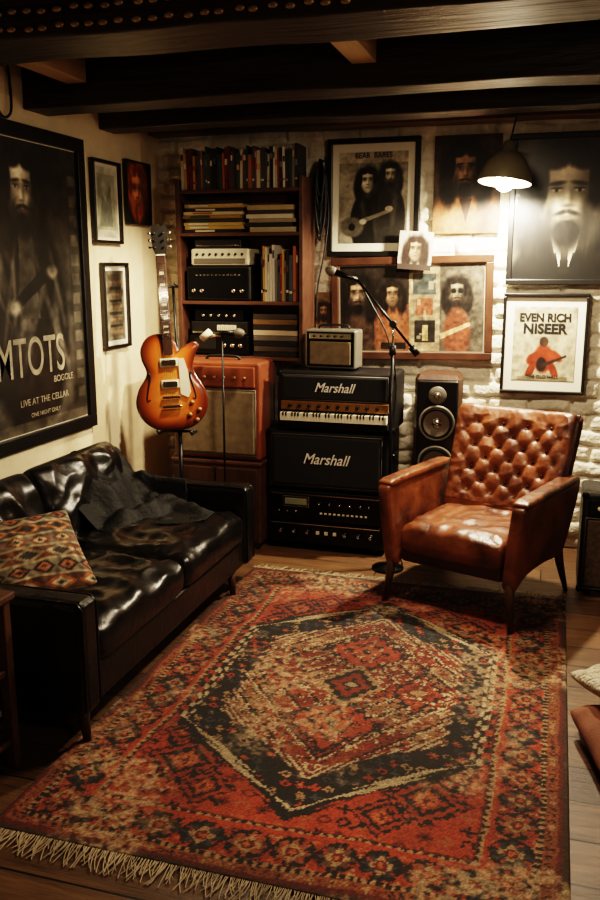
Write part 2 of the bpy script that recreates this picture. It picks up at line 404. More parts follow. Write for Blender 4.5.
# ---------------------------------------------------------------- rug
RX0,RX1,RY0,RY1=-1.50,.125,1.84,4.12
def build_rug():
    e=E('persian_rug',((RX0+RX1)/2,(RY0+RY1)/2,0))
    W=RX1-RX0;H=RY1-RY0;nx,ny=int(W/.0045),int(H/.0045)
    X,Y=np.meshgrid(np.linspace(-W/2,W/2,nx),np.linspace(-H/2,H/2,ny))
    q=.0062; rg=np.random.default_rng(11)
    wx=X+(fbm(X,Y,3,3)-.5)*.045+(fbm(X,Y,22,13)-.5)*.012; wy=Y+(fbm(X,Y,3,8)-.5)*.045+(fbm(X,Y,22,18)-.5)*.012
    wx=wx+(rg.random(X.shape)-.5)*.005; wy=wy+(rg.random(X.shape)-.5)*.005
    x=np.floor(wx/q)*q+q/2; y=np.floor(wy/q)*q+q/2
    red=np.array([144,54,36.]);deep=np.array([82,30,24.]);navy=np.array([24,22,24.]);cream=np.array([188,164,128.]);org=np.array([158,84,52.]);brn=np.array([80,54,42.]);blue=np.array([52,55,60.]);tan=np.array([146,112,80.])
    c=np.ones(X.shape+(3,))*red
    def put(m,col): c[m]=col
    d=np.minimum(W/2-np.abs(x),H/2-np.abs(y))
    horiz=(H/2-np.abs(y))<(W/2-np.abs(x))
    s=np.where(horiz,x,y)
    def motifs(sx,sy,per,mask,seed,dens=1.,cols=(navy,cream,org)):
        i=np.floor(sx/per);j=np.floor(sy/per);a=(sx/per-i-.5);b=(sy/per-j-.5)
        r=np.mod(np.sin(i*127.1+j*311.7+seed)*43758.5453,1);r2=np.mod(r*97.3,1);r3=np.mod(r*531.7,1)
        dd=np.abs(a)+np.abs(b); mx=np.maximum(np.abs(a),np.abs(b)); cr=np.minimum(np.abs(a),np.abs(b))
        rr=np.hypot(a,b); pet=rr<(.28+.14*np.cos(6*np.arctan2(b,a)))
        on=mask&(r<dens)
        C=[cols[0],cols[1],cols[2]]
        S=[on&(r2<.3)&pet, on&(r2>=.3)&(r2<.55)&(((cr<.1)&(mx<.42))|(dd<.2)), on&(r2>=.55)&(r2<.8)&(np.abs(dd-.33)<.1), on&(r2>=.8)&(np.abs(rr-.3)<.07)&(b>-.15)]
        for k,col in enumerate(C):
            kk=(r3>=k/3)&(r3<(k+1)/3)
            for sh in S: put(sh&kk,col)
        put(S[0]&(rr<.14),C[1]*.9); put(S[2]&(dd<.16),C[0])
    fm=d>.25
    put(fm&(fbm(X,Y,3.5,77)>.55),red*.86+org*.1)
    motifs(x+.02*np.sin(y*9),y,.062,fm,1,.85,(deep,navy,org*.9))
    ax,ay=np.abs(x),np.abs(y)
    for (hx,hy,hs) in((.40,.66,.11),(.28,.78,.08),(.47,.50,.07)):
        u=(ax-hx)/hs;v=(ay-hy)/hs; g=np.abs(u)+np.abs(v)+.1*np.mod(np.floor(ax/.014),2)
        put(fm&(g<1.25),navy);put(fm&(g<1.08),red*.9);put(fm&(np.abs(g-.72)<.12),navy);put(fm&(g<.45),org);put(fm&(g<.25),deep)
        put(fm&(np.abs(u+v-.0)<.14)&(g<2.0)&(g>1.2),navy)
    a_,b_=.53,.82
    st=.020*(np.mod(np.floor((ay+ax*.6)/.035),2))
    m=np.maximum((ax+st)/a_,(ay+st)/b_+.5*ax/a_)
    put(m<1.06,navy); put(m<1.025,cream*.9)
    put((m<.995),navy)
    band=(m<.98)&(m>.80)
    motifs(x+y*.3,y,.048,band,5,.8,(red,tan,blue))
    z=np.mod(np.floor((ax*1.3+ay)/.018),2)
    put((m<.80)&(m>.755),cream*.9); put((m<.80)&(m>.755)&(z>0),deep)
    put(m<=.755,tan*.7+red*.2); put((m<=.755)&(fbm(X,Y,6,91)>.49),red*.8)
    motifs(x,y,.040,m<=.755,9,.95,(navy,cream,deep))
    ch=np.mod(ax*1.2+ay,.13); jag=.008*np.mod(np.floor((ax-ay)/.016),2)
    put((m<=.74)&(ch+jag<.022),navy); put((m<=.74)&(ch+jag>=.028)&(ch+jag<.036),cream)
    for sy in(-1,1):
        u=np.abs(x)/.17; v=(y-sy*.29)/.18; g=u+np.abs(v)+.12*np.mod(np.floor(ax/.02),2)
        put(g<1.15,navy); put(g<1.0,red); put((g<.62)&(g>.5),navy); put(g<.35,org); put(g<.18,navy)
    m3=ax/.11+ay/.15+.1*np.mod(np.floor(ay/.018),2)
    put(m3<1.2,tan);put(m3<1.0,navy); put(m3<.74,red*.8); put(m3<.4,navy); put(m3<.22,cream*.8)
    for sx in(-1,1):
        g=np.abs(x-sx*.27)/.10+ay/.17+.12*np.mod(np.floor(ay/.02),2); put(g<1.1,navy); put(g<.9,red*.85); put(g<.62,deep); put(g<.3,tan)
    motifs(x*1.02+.01,y,.028,(m<=.74)&(m3>1.2),33,.5,(cream,navy,org))
    put((d<=.25),deep)
    put((d<=.244)&(d>.226),tan); tri=np.mod(s,.030)/.030
    put((d<=.244)&(d>.226)&(np.abs(tri-.5)<(d-.226)/.018*.5),navy)
    put((d<=.226)&(d>.212),red)
    mb=(d<=.212)&(d>.085); put(mb,red*.9)
    per=.128; t=np.mod(s,per)/per-.5; dc=(d-.148)/.06
    ib=np.floor(s/per); ph=np.mod(np.sin(ib*17.7)*437.5,1)
    rr=np.hypot(t*2.1,dc); th=np.arctan2(dc,t*2.1)
    fl=rr<(.72+.18*np.cos(8*th))
    put(mb&(rr<1.02)&(np.abs(np.sin(th*2+1))>.25),navy)
    put(mb&fl,np.array([124,66,46.])); put(mb&fl&(ph>.35),blue*.8); put(mb&fl&(ph>.7),brn)
    put(mb&(rr<.5+.1*np.cos(4*th)),tan); put(mb&(rr<.34),deep); put(mb&(rr<.16),org)
    vine=np.abs(dc-.75*np.sin(s*49))<.16; put(mb&vine&~fl,navy)
    motifs(s,d,.026,mb&(rr>1.05),21,.7,(navy,org,tan))
    put((d<=.085)&(d>.066),navy); put((d<=.085)&(d>.066)&(np.mod(s,.026)<.011),tan)
    put((d<=.066)&(d>.034),org*.75); motifs(s,d-.034,.032,(d<=.066)&(d>.034),40,1,(deep,navy,tan))
    put((d<=.034)&(d>.016),deep); put((d<=.016),brn*.7)
    n1=fbm(X,Y,4,31,5);n2=fbm(X,Y,55,41,3);n3=fbm(X,Y,2.4,51,3)
    c*= (0.60+.62*n3)[...,None]
    ab=fbm(X*.3,Y*6,2,61,3); c*=(0.82+.34*ab)[...,None]
    wear=np.clip((n1-.52)*6,0,1)*np.clip((n2-.35)*3.2,0,1)*.75+.05
    c=c*(1-wear[...,None])+np.array([172,142,108.])*wear[...,None]
    speck=(rg.random(X.shape)-.5)*.46; c*=1+speck[...,None]
    zz=.011+.002*fbm(X,Y,2,71)+.0014*rg.random(X.shape)
    zz[0,:]=zz[-1,:]=.001; zz[:,0]=zz[:,-1]=.001
    co=np.stack([X,Y,zz],-1)
    gridmesh('pile',nx,ny,co,c,colmat('rug_wool',.9,bump=.6,bscale=400),e)
    vs=[];fs=[]
    for side,yy in((-1,-H/2),(1,H/2)):
        n=330
        for i in range(n):
            x0=-W/2+W*(i+.5)/n+random.uniform(-.002,.002); Ln=random.uniform(.03,.085); dx=random.uniform(-.03,.03); cl=round(i/6)*6
            xc=-W/2+W*(cl+.5)/n
            w=.0016; b=len(vs)
            for k in range(5):
                t=k/4; x=x0*(1-t*.4)+xc*t*.4+dx*t*t; y=yy+side*Ln*t; z=.008*(1-t)+.004+.003*random.random()
                for a in range(3):
                    an=a*2.094; vs.append((x+w*math.cos(an),y,z+w*math.sin(an)))
            for k in range(4):
                for a in range(3): fs.append((b+k*3+a,b+k*3+(a+1)%3,b+k*3+3+(a+1)%3,b+k*3+3+a))
    mo('fringe',vs,fs,M('fringe_cotton',L(160,142,116),.9,var=.3,vscale=14),e)
build_rug()

# ---------------------------------------------------------------- sofa
def wr(amp,sc1,seed):
    def f(x,y):
        a=noise.noise(Vector((x*sc1,y*sc1*1.6,seed)));b=noise.noise(Vector((x*sc1*2.6+3,y*sc1*1.5,seed+5)))
        c=noise.noise(Vector((x*sc1*5+7,y*sc1*5,seed+9)))
        return amp*(-abs(a)*1.4+.5-abs(b)*.7+.12*c)
    return f
def build_sofa():
    e=E('leather_sofa',(-1.87,3.10,.0))
    box2('base_frame',(-.43,-.80,.13),(.43,.80,.27),m_blk,e,bev=.015,seg=3)
    for sg,nm in((-1,'arm_1'),(1,'arm_2')):
        y0,y1=(-.83,-.725) if sg<0 else (.725,.83)
        box2(nm,(-.45,y0,.13),(.452,y1,.535),m_blk,e,bev=.028,seg=4)
        for yy in(y0+.008,y1-.008):
            sweep('piping',[(.448,yy,.15),(.448,yy,.51),(.43,yy,.53),(-.44,yy,.53)],.005,m_blk,e,seg=6)
    box2('back_panel',(-.455,-.80,.13),(-.35,.80,.60),m_blk,e,bev=.03,seg=4)
    for i,yc in enumerate((-.36,.36)):
        def fz(x,y,i=i):
            return .024*math.cos(x*3)*math.cos(y*3.5)+wr(.026,4.6,2.3+i*7)(x,y)
        slab('seat_cushion_%d'%(i+1),.80,.725,.165,m_blk,e,c=(.055,yc,.335),fn=fz,nu=72,nv=72,p=10,edge=.3)
        fb=lambda x,y,i=i: wr(.034,3.6,11+i*5)(x,y)
        slab('back_cushion_%d'%(i+1),.40,.71,.20,m_blk,e,c=(-.26,yc,.545),rot=(0,R(74),0),fn=fb,nu=64,nv=64,p=5,edge=.45)
    for x in(-.40,.40):
        for y in(-.77,.62):
            z0=.012 if x>0 else 0
            rod('leg',(x,y,.14),(x+(.01 if x>0 else -.0),y,z0),.022,m_wood,e,r1=.014)
build_sofa()
def build_pillow():
    e=E('kilim_pillow',(-1.83,2.60,.545))
    def cf(u,v):
        t=(v+1)/2*6; k=int(t); f=t-k
        bg=[(96,64,48),(134,120,98),(116,72,50),(124,112,96),(84,70,62),(138,122,96),(96,64,48)][min(k,6)]
        c=bg; per=2.2 if k%2 else 1.6; zu=((u*per+10+k*.37)%1)-.5; g=abs(zu)*2+abs(f-.5)*2
        if g<1.0: c=[(158,92,56),(52,46,44),(170,150,118),(140,72,44),(176,116,72),(60,52,50),(90,60,46)][min(k,6)]
        if g<.62: c=[(190,170,134),(176,104,64),(62,54,52),(186,166,130),(72,60,54),(168,96,60),(170,150,118)][min(k,6)]
        if g<.28: c=(58,48,44)
        if f<.09 or f>.93: c=(176,156,122)
        s=.9+.5*noise.noise(Vector((u*9,v*9,1)))
        return [lin1(min(255,q*s)) for q in c]
    slab('cover',.43,.37,.14,colmat('kilim_fabric',.9,bump=.5,bscale=350),e,p=2.2,edge=.55,pin=.07,colfn=cf,nu=90,nv=90,fn=wr(.016,6,3))
    n=Vector((.55,-.36,.75)).normalized(); xax=Vector((.55,.82,-.02)); xax=(xax-n*xax.dot(n)).normalized(); y=n.cross(xax)
    e.rotation_euler=Matrix((xax,y,n)).transposed().to_euler()
build_pillow()
def build_jacket():
    n=110;vs=[];fs=[];ok={}
    cx,cy=-1.96,3.59
    for i in range(n+1):
        for j in range(n+1):
            x=-2.37+.84*i/n; y=3.12+.84*j/n
            lx=x+1.87; ly=y-3.10
            sup=.43
            bk=.67-max(0,(lx+.30))*1.0 if lx>-.30 else .67
            sup=max(sup,bk if lx<-.06 else 0)
            arm=.545 if ly>.71 else 0; sup=max(sup,arm)
            a=math.atan2(y-cy,x-cx); r=math.hypot((x-cx)/.37,(y-cy)/.31)
            rad=1+.16*math.sin(a*3+1)+.10*math.sin(a*5+2)+.05*math.sin(a*9)
            q=r/rad
            if q>1.0: continue
            w=noise.noise(Vector((x*5+y*3,y*5,.3)));w2=noise.noise(Vector((x*13,y*10+4,1.3)));w3=noise.noise(Vector((x*4+y*5,y*3,2)));w4=noise.noise(Vector((x*9-y*9,y*4,5)))
            h=.045*(1-q**4)+.055*(1-q*q)*(1-abs(w)*3)+.028*(w2)*(1-q**6)+.03*w3*(1-q*q)-.06*abs(w4)*(1-q**4)
            ok[(i,j)]=len(vs); vs.append((x,y,sup+max(.006,h)))
    for i in range(n):
        for j in range(n):
            if all((i+a,j+b) in ok for a,b in((0,0),(1,0),(1,1),(0,1))):
                fs.append((ok[(i,j)],ok[(i+1,j)],ok[(i+1,j+1)],ok[(i,j+1)]))
    o=mo('draped_jacket',vs,fs,M('jacket_cloth',L(8,8,8),.7,var=.3,bump=.5,bscale=60,spec=.4),None,smooth=True)
    s=o.modifiers.new('smooth','SMOOTH'); s.iterations=5; s.factor=.5
    k=o.modifiers.new('thick','SOLIDIFY'); k.thickness=.006; k.offset=1
build_jacket()

# ---------------------------------------------------------------- armchair
def build_chair():
    e=E('leather_armchair',(-.295,4.09,.012),rz=R(-20))
    box2('seat_base',(-.26,-.335,.21),(.26,.25,.30),m_tand,e,bev=.02,seg=3)
    slab('seat_cushion',.53,.60,.155,m_tan,e,c=(0,-.055,.325),fn=lambda x,y:.014*math.cos(x*4)*math.cos(y*4)+wr(.014,6,4)(x,y),p=10,edge=.3,nu=56,nv=56)
    dx,dy=.060,.060
    def tf(x,y):
        if y<-.22: return .0
        a=x/dx+(y-.02)/dy; b=x/dx-(y-.02)/dy
        h=abs(math.sin(math.pi*a/2)*math.sin(math.pi*b/2))
        ix=round(a/2)*2; iy=round(b/2)*2
        d=math.hypot((a-ix),(b-iy))
        m=min(1,max(0,(.262-abs(x))/.06))*min(1,max(0,(.235-y)/.05))*min(1,max(0,(y+.20)/.06))
        return (.008*(h**.8)-.004-.018*math.exp(-(d/.52)**2))*m+wr(.007,9,8)(x,y)
    tilt=R(69)
    def bend(P):
        return (P.x*(1+.14*(P.y+.28)),P.y,P.z+.6*P.x*P.x)
    cc=Vector((.03,.262,.612))
    slab('tufted_back',.585,.58,.11,m_tan,e,c=cc,rot=(tilt,0,0),fn=tf,post=bend,nu=150,nv=150,p=9,edge=.32)
    mt=Matrix.Translation(cc)@Euler((tilt,0,0)).to_matrix().to_4x4()
    bt=bmesh.new()
    for ia in range(-12,13):
        for ib in range(-12,13):
            a,b=ia*2,ib*2
            x=(a+b)/2*dx; y=(a-b)/2*dy+.02
            if abs(x)<.22 and -.15<y<.20:
                P=mt@Vector(bend(Vector((x,y,.055-.016))))
                bmesh.ops.create_uvsphere(bt,u_segments=12,v_segments=8,radius=.0085,matrix=Matrix.Translation(P))
    bm2o(bt,'buttons',m_tand,e,True)
    slab('outer_back',.60,.60,.06,m_tan,e,c=(.03,.312,.59),rot=(tilt,0,0),post=bend,nu=24,nv=24,p=10,edge=.3)
    sweep('back_piping',[mt@Vector(bend(Vector(p))) for p in smooth_pts([(-.283,-.27,.0),(-.288,.0,.0),(-.286,.24,.0),(-.268,.278,.0),(0,.289,.0),(.268,.278,.0),(.286,.24,.0),(.288,0,0),(.283,-.27,0)],5)],.006,m_tand,e,seg=8)
    prof=[(-.345,.19),(-.37,.30),(-.38,.42),(-.38,.545),(-.365,.58),(-.30,.592),(-.1,.585),(.12,.585),(.28,.59),(.33,.56),(.31,.42),(.26,.26),(.20,.21),(0,.23),(-.22,.23)]
    pp=smooth_pts([Vector((a,b,0)) for a,b in prof],4,closed=True)
    for sg,nm in((-1,'arm_1'),(1,'arm_2')):
        bm=bmesh.new()
        rings=[]
        for dxx in(-.032,.032):
            rings.append([bm.verts.new((sg*(.298+.038*min(1,max(0,(p.y-.2)/.36)))+dxx,p.x,p.y)) for p in pp])
        n=len(pp)
        bm.faces.new(rings[0]); bm.faces.new(rings[1][::-1])
        for i in range(n): bm.faces.new((rings[0][i],rings[1][i],rings[1][(i+1)%n],rings[0][(i+1)%n]))
        bmesh.ops.recalc_face_normals(bm,faces=bm.faces)
        eds=[x for x in bm.edges if any(len(f.verts)>8 for f in x.link_faces)]
        bmesh.ops.bevel(bm,geom=eds,offset=.014,segments=3,affect='EDGES',profile=.5)
        bm2o(bm,nm,m_tan,e,True)
        slab(nm+'_pad',.080,.66,.045,m_tan,e,c=(sg*.338,-.035,.588),p=6,edge=.4,nu=16,nv=48,fn=wr(.004,9,6))
        for (y0,y1,z1) in((-.335,-.365,0),(.24,.335,-.012)):
            sweep('leg',[(sg*.298,y0,.26),(sg*.306,(y0*.6+y1*.4),.14),(sg*.325,y1,z1)],[.026,.02,.011],m_wood,e,seg=12)
build_chair()

# ---------------------------------------------------------------- amps
m_lg=M('logo_white',L(235,230,220),.4,var=.02)
def corners(e,x0,x1,y0,z0,z1):
    for x in(x0,x1):
        for z in(z0,z1):
            sx=1 if x==x0 else -1; sz=1 if z==z0 else -1
            box('corner_guard',(x+sx*.012,y0+.012,z+sz*.012),(.034,.034,.034),m_metalb,e,bev=.01)
def knobs(e,xs,z,y,r=.009,mat=None,L_=.016):
    for x in xs: lathe('knob',[(0,0),(r,0),(r*.85,L_),(0,L_)],mat or m_cream,e,c=(x,y,z),rot=(R(90),0,0),seg=16)
m_trim=M('trim_grey',L(92,86,76),.5,var=.1)
def piping(e,x0,x1,z0,z1,y):
    sweep('piping',[(x0,y,z0),(x1,y,z0),(x1,y,z1),(x0,y,z1),(x0,y,z0)],.0035,m_trim,e,seg=6)
def build_stack():
    e=E('amplifier_rack',(-1.20,4.50,0)); w=.345
    box2('shell',(-w,.02,.035),(w,.38,.355),m_tolex,e,bev=.012,seg=3)
    for z0,z1 in((.045,.17),(.19,.345)):
        box2('unit_face',(-w+.02,.0,z0),(w-.02,.03,z1),m_metalb,e,bev=.006)
        box2('unit_rim',(-w+.025,-.004,z1-.012),(w-.025,.0,z1-.006),m_chrome,e,bev=.001)
    box2('display',(-.25,-.006,.262),(-.09,.002,.325),m_chrome,e,bev=.003)
    box2('display_glass',(-.235,-.009,.275),(-.105,-.004,.312),M('display_pale',L(130,136,116),.3,var=.1),e,bev=.002)
    knobs(e,[-.03,.03,.09,.15,.21,.26],.29,0,.013,m_metalb); knobs(e,[-.03,.03,.09,.15,.21,.26],.29,-.014,.006,m_chrome,.004)
    knobs(e,[-.27,-.22,-.17],.235,0,.007,m_chrome,.01)
    for i in range(11): box('slider_key',(-.02+i*.026,-.003,.232),(.014,.01,.010),m_cream,e,bev=.002)
    knobs(e,[-.26,-.18,-.10,.12,.2,.27],.115,0,.022,m_metalb,.02); knobs(e,[-.26,-.18,-.10,.12,.2,.27],.115,-.02,.010,m_chrome,.004)
    for i in range(3): box('switch',(-.04+i*.05,-.003,.115),(.02,.01,.02),m_cream,e,bev=.002)
    for x in(-.28,.28):
        for y in(.06,.34): rod('foot',(x,y,0),(x,y,.04),.02,m_rub,e)
    e=E('speaker_cabinet',(-1.195,4.49,.357))
    box2('shell',(-.35,.02,.012),(.35,.38,.345),m_tolex,e,bev=.014,seg=3)
    box2('grille',(-.31,.0,.04),(.31,.03,.318),m_grille,e,bev=.008); piping(e,-.318,.318,.032,.326,.012)
    corners(e,-.35,.35,.02,.012,.345); box2('foot_strip',(-.3,.05,0),(.3,.34,.014),m_rub,e,bev=.002)
    text(e,'Marshall',.085,.0,.165,m_lg,y=-.004,shear=.35,bold=.0006,ext=.002,sx=.92)
    rod('handle',(.355,.14,.2),(.355,.26,.2),.012,m_metalb,e)
    e=E('guitar_amplifier_head',(-1.15,4.49,.703))
    box2('shell',(-.335,.02,.012),(.335,.34,.335),m_tolex,e,bev=.018,seg=3)
    box2('face_cloth',(-.295,.004,.185),(.295,.03,.312),m_grille,e,bev=.006); piping(e,-.3,.3,.18,.316,.012)
    box2('control_panel',(-.305,.0,.122),(.305,.03,.172),m_gold,e,bev=.004)
    knobs(e,[-.25+i*.055 for i in range(10)],.148,.0,.010,m_metalb)
    b=Boxes()
    for i in range(34): b.add((-.292+i*.0177,-.008,.088),(.0165,.045,.044),L(226,218,196))
    b.build('white_keys',m_col,e)
    b=Boxes()
    for i in range(33):
        if i%7 not in(2,6): b.add((-.283+i*.0177,-.012,.103),(.008,.046,.020),L(14,13,13))
    b.build('black_keys',m_col,e)
    box2('lower_vent',(-.305,.004,.028),(.305,.03,.060),m_grille,e,bev=.004)
    corners(e,-.335,.335,.02,.012,.335)
    text(e,'Marshall',.072,0,.228,m_lg,y=.001,shear=.35,bold=.0005,ext=.002,sx=.92)
    box2('foot_strip',(-.28,.05,0),(.28,.3,.014),m_rub,e,bev=.002)
    e=E('practice_amplifier',(-1.20,4.60,1.040),rz=R(-3))
    box2('shell',(-.150,0,.008),(.150,.14,.225),M('silver_case',L(150,146,134),.35,metal=.6,var=.1),e,bev=.014,seg=3)
    box2('face_recess',(-.138,-.003,.02),(.138,.01,.213),m_metalb,e,bev=.004)
    box2('grille_cloth',(-.120,-.008,.03),(.120,.01,.160),m_grtan,e,bev=.006)
    box2('control_strip',(-.122,-.006,.172),(.122,.01,.206),m_chrome,e,bev=.003)
    knobs(e,[-.09,-.05,-.01,.03,.07],.19,-.006,.007,m_metalb)
    sweep('handle',smooth_pts([(-.09,.07,.22),(-.07,.07,.245),(.07,.07,.245),(.09,.07,.22)],5),.006,m_rub,e,seg=8)
    for x in(-.12,.12):
        for y in(.02,.12): rod('foot',(x,y,-.0),(x,y,.01),.008,m_rub,e)
build_stack()
def build_right_amp():
    e=E('guitar_amplifier',(.475,4.20,0))
    box2('shell',(-.30,.02,.03),(.30,.32,.53),m_tolex,e,bev=.016,seg=3)
    box2('grille',(-.27,.005,.06),(.27,.03,.40),M('grille_weave',L(84,68,50),.8,var=.4,vscale=60,bump=.7,bscale=300),e,bev=.006)
    box2('panel',(-.27,.005,.42),(.27,.03,.505),m_metalb,e,bev=.004); piping(e,-.28,.28,.05,.41,.012)
    knobs(e,[-.22+i*.055 for i in range(9)],.462,.004,.011,m_cream)
    corners(e,-.30,.30,.02,.03,.53)
    sweep('handle',smooth_pts([(-.12,.17,.53),(-.10,.17,.56),(.10,.17,.56),(.12,.17,.53)],5),.01,m_rub,e)
    for x in(-.25,.25):
        for y in(.07,.27): rod('foot',(x,y,0),(x,y,.035),.018,m_rub,e)
build_right_amp()
def driver(e,x,y,z,r):
    lathe('driver_ring',[(r*1.12,0),(r*1.12,.008),(r*.98,.012),(r*.95,.004)],m_trim,e,c=(x,y,z),rot=(R(90),0,0))
    lathe('surround',[(r*.97,.004),(r*.9,.014),(r*.8,.004)],m_rub,e,c=(x,y,z),rot=(R(90),0,0))
    lathe('cone',[(r*.8,.004),(r*.5,-.002),(r*.28,-.008)],m_cone,e,c=(x,y-.009,z),rot=(R(90),0,0))
    lathe('dust_cap',[(r*.32,-.006),(r*.2,.004),(r*.08,.009),(0,.010)],m_chrome,e,c=(x,y-.009,z),rot=(R(90),0,0))
def build_speaker():
    e=E('floor_speaker',(-.602,4.65,0),rz=R(2))
    bm=bmesh.new()
    pl=[(-.115,0),(.115,0),(.135,.06),(.128,.16),(.10,.27),(-.10,.27),(-.128,.16),(-.135,.06)]
    r0=[bm.verts.new((x,y,.03)) for x,y in pl]; r1=[bm.verts.new((x*(.98),y+.01,1.0)) for x,y in pl]; r2=[bm.verts.new((x*.86,y*.9+.022,1.025)) for x,y in pl]
    for a,b in((r0,r1),(r1,r2)):
        for i in range(8): bm.faces.new((a[i],a[(i+1)%8],b[(i+1)%8],b[i]))
    bm.faces.new(r0[::-1]); bm.faces.new(r2)
    bm2o(bm,'cabinet',m_wood,e)
    box('baffle',(0,.004,.515),(.222,.02,.96),M('baffle_black',L(22,20,20),.3,var=.1),e,bev=.012,rot=(R(-.6),0,0),seg=3)
    driver(e,0,-.003,.76,.090); driver(e,0,-.006,.535,.090)
    lathe('tweeter',[(.05,0),(.046,.008),(.026,.002),(.02,.008),(.0,.014)],m_trim,e,c=(0,-.002,.915),rot=(R(90),0,0)); lathe('tweeter_dome',[(.018,.006),(.012,.013),(0,.016)],m_chrome,e,c=(0,-.002,.915),rot=(R(90),0,0))
    box('plinth',(0,.12,.015),(.29,.29,.03),m_metalb,e,bev=.006)
build_speaker()
def build_orange():
    e=E('wooden_cabinet',(-1.83,4.42,0))
    box2('body',(-.27,.01,.04),(.27,.27,.50),m_woodr,e,bev=.006); box2('top',(-.28,0,.50),(.28,.275,.52),m_woodr,e,bev=.005)
    for x0,x1 in((-.255,-.005),(.005,.255)):
        box2('door',(x0,-.005,.06),(x1,.012,.48),m_wood,e,bev=.005); rod('pull',((x0+x1)/2,-.02,.3),((x0+x1)/2,-.004,.3),.01,m_gold,e)
    for x in(-.24,.24):
        for y in(.04,.24): rod('foot',(x,y,0),(x,y,.045),.016,m_wood,e)
    e=E('guitar_combo_amplifier',(-1.825,4.42,.52))
    box2('shell',(-.265,.02,.008),(.265,.265,.565),m_red,e,bev=.016,seg=3)
    box2('grille',(-.235,.004,.04),(.235,.03,.405),m_grtan,e,bev=.01); piping(e,-.24,.24,.035,.41,.012)
    box2('control_panel',(-.235,.006,.425),(.235,.03,.54),m_red,e,bev=.006)
    knobs(e,[-.18+i*.06 for i in range(7)],.48,.006,.009,m_gold)
    sweep('handle',smooth_pts([(-.1,.14,.563),(-.08,.14,.585),(.08,.14,.585),(.1,.14,.563)],5),.009,m_rub,e)
    for x in(-.22,.22):
        for y in(.05,.23): rod('foot',(x,y,0),(x,y,.01),.012,m_rub,e)
build_orange()

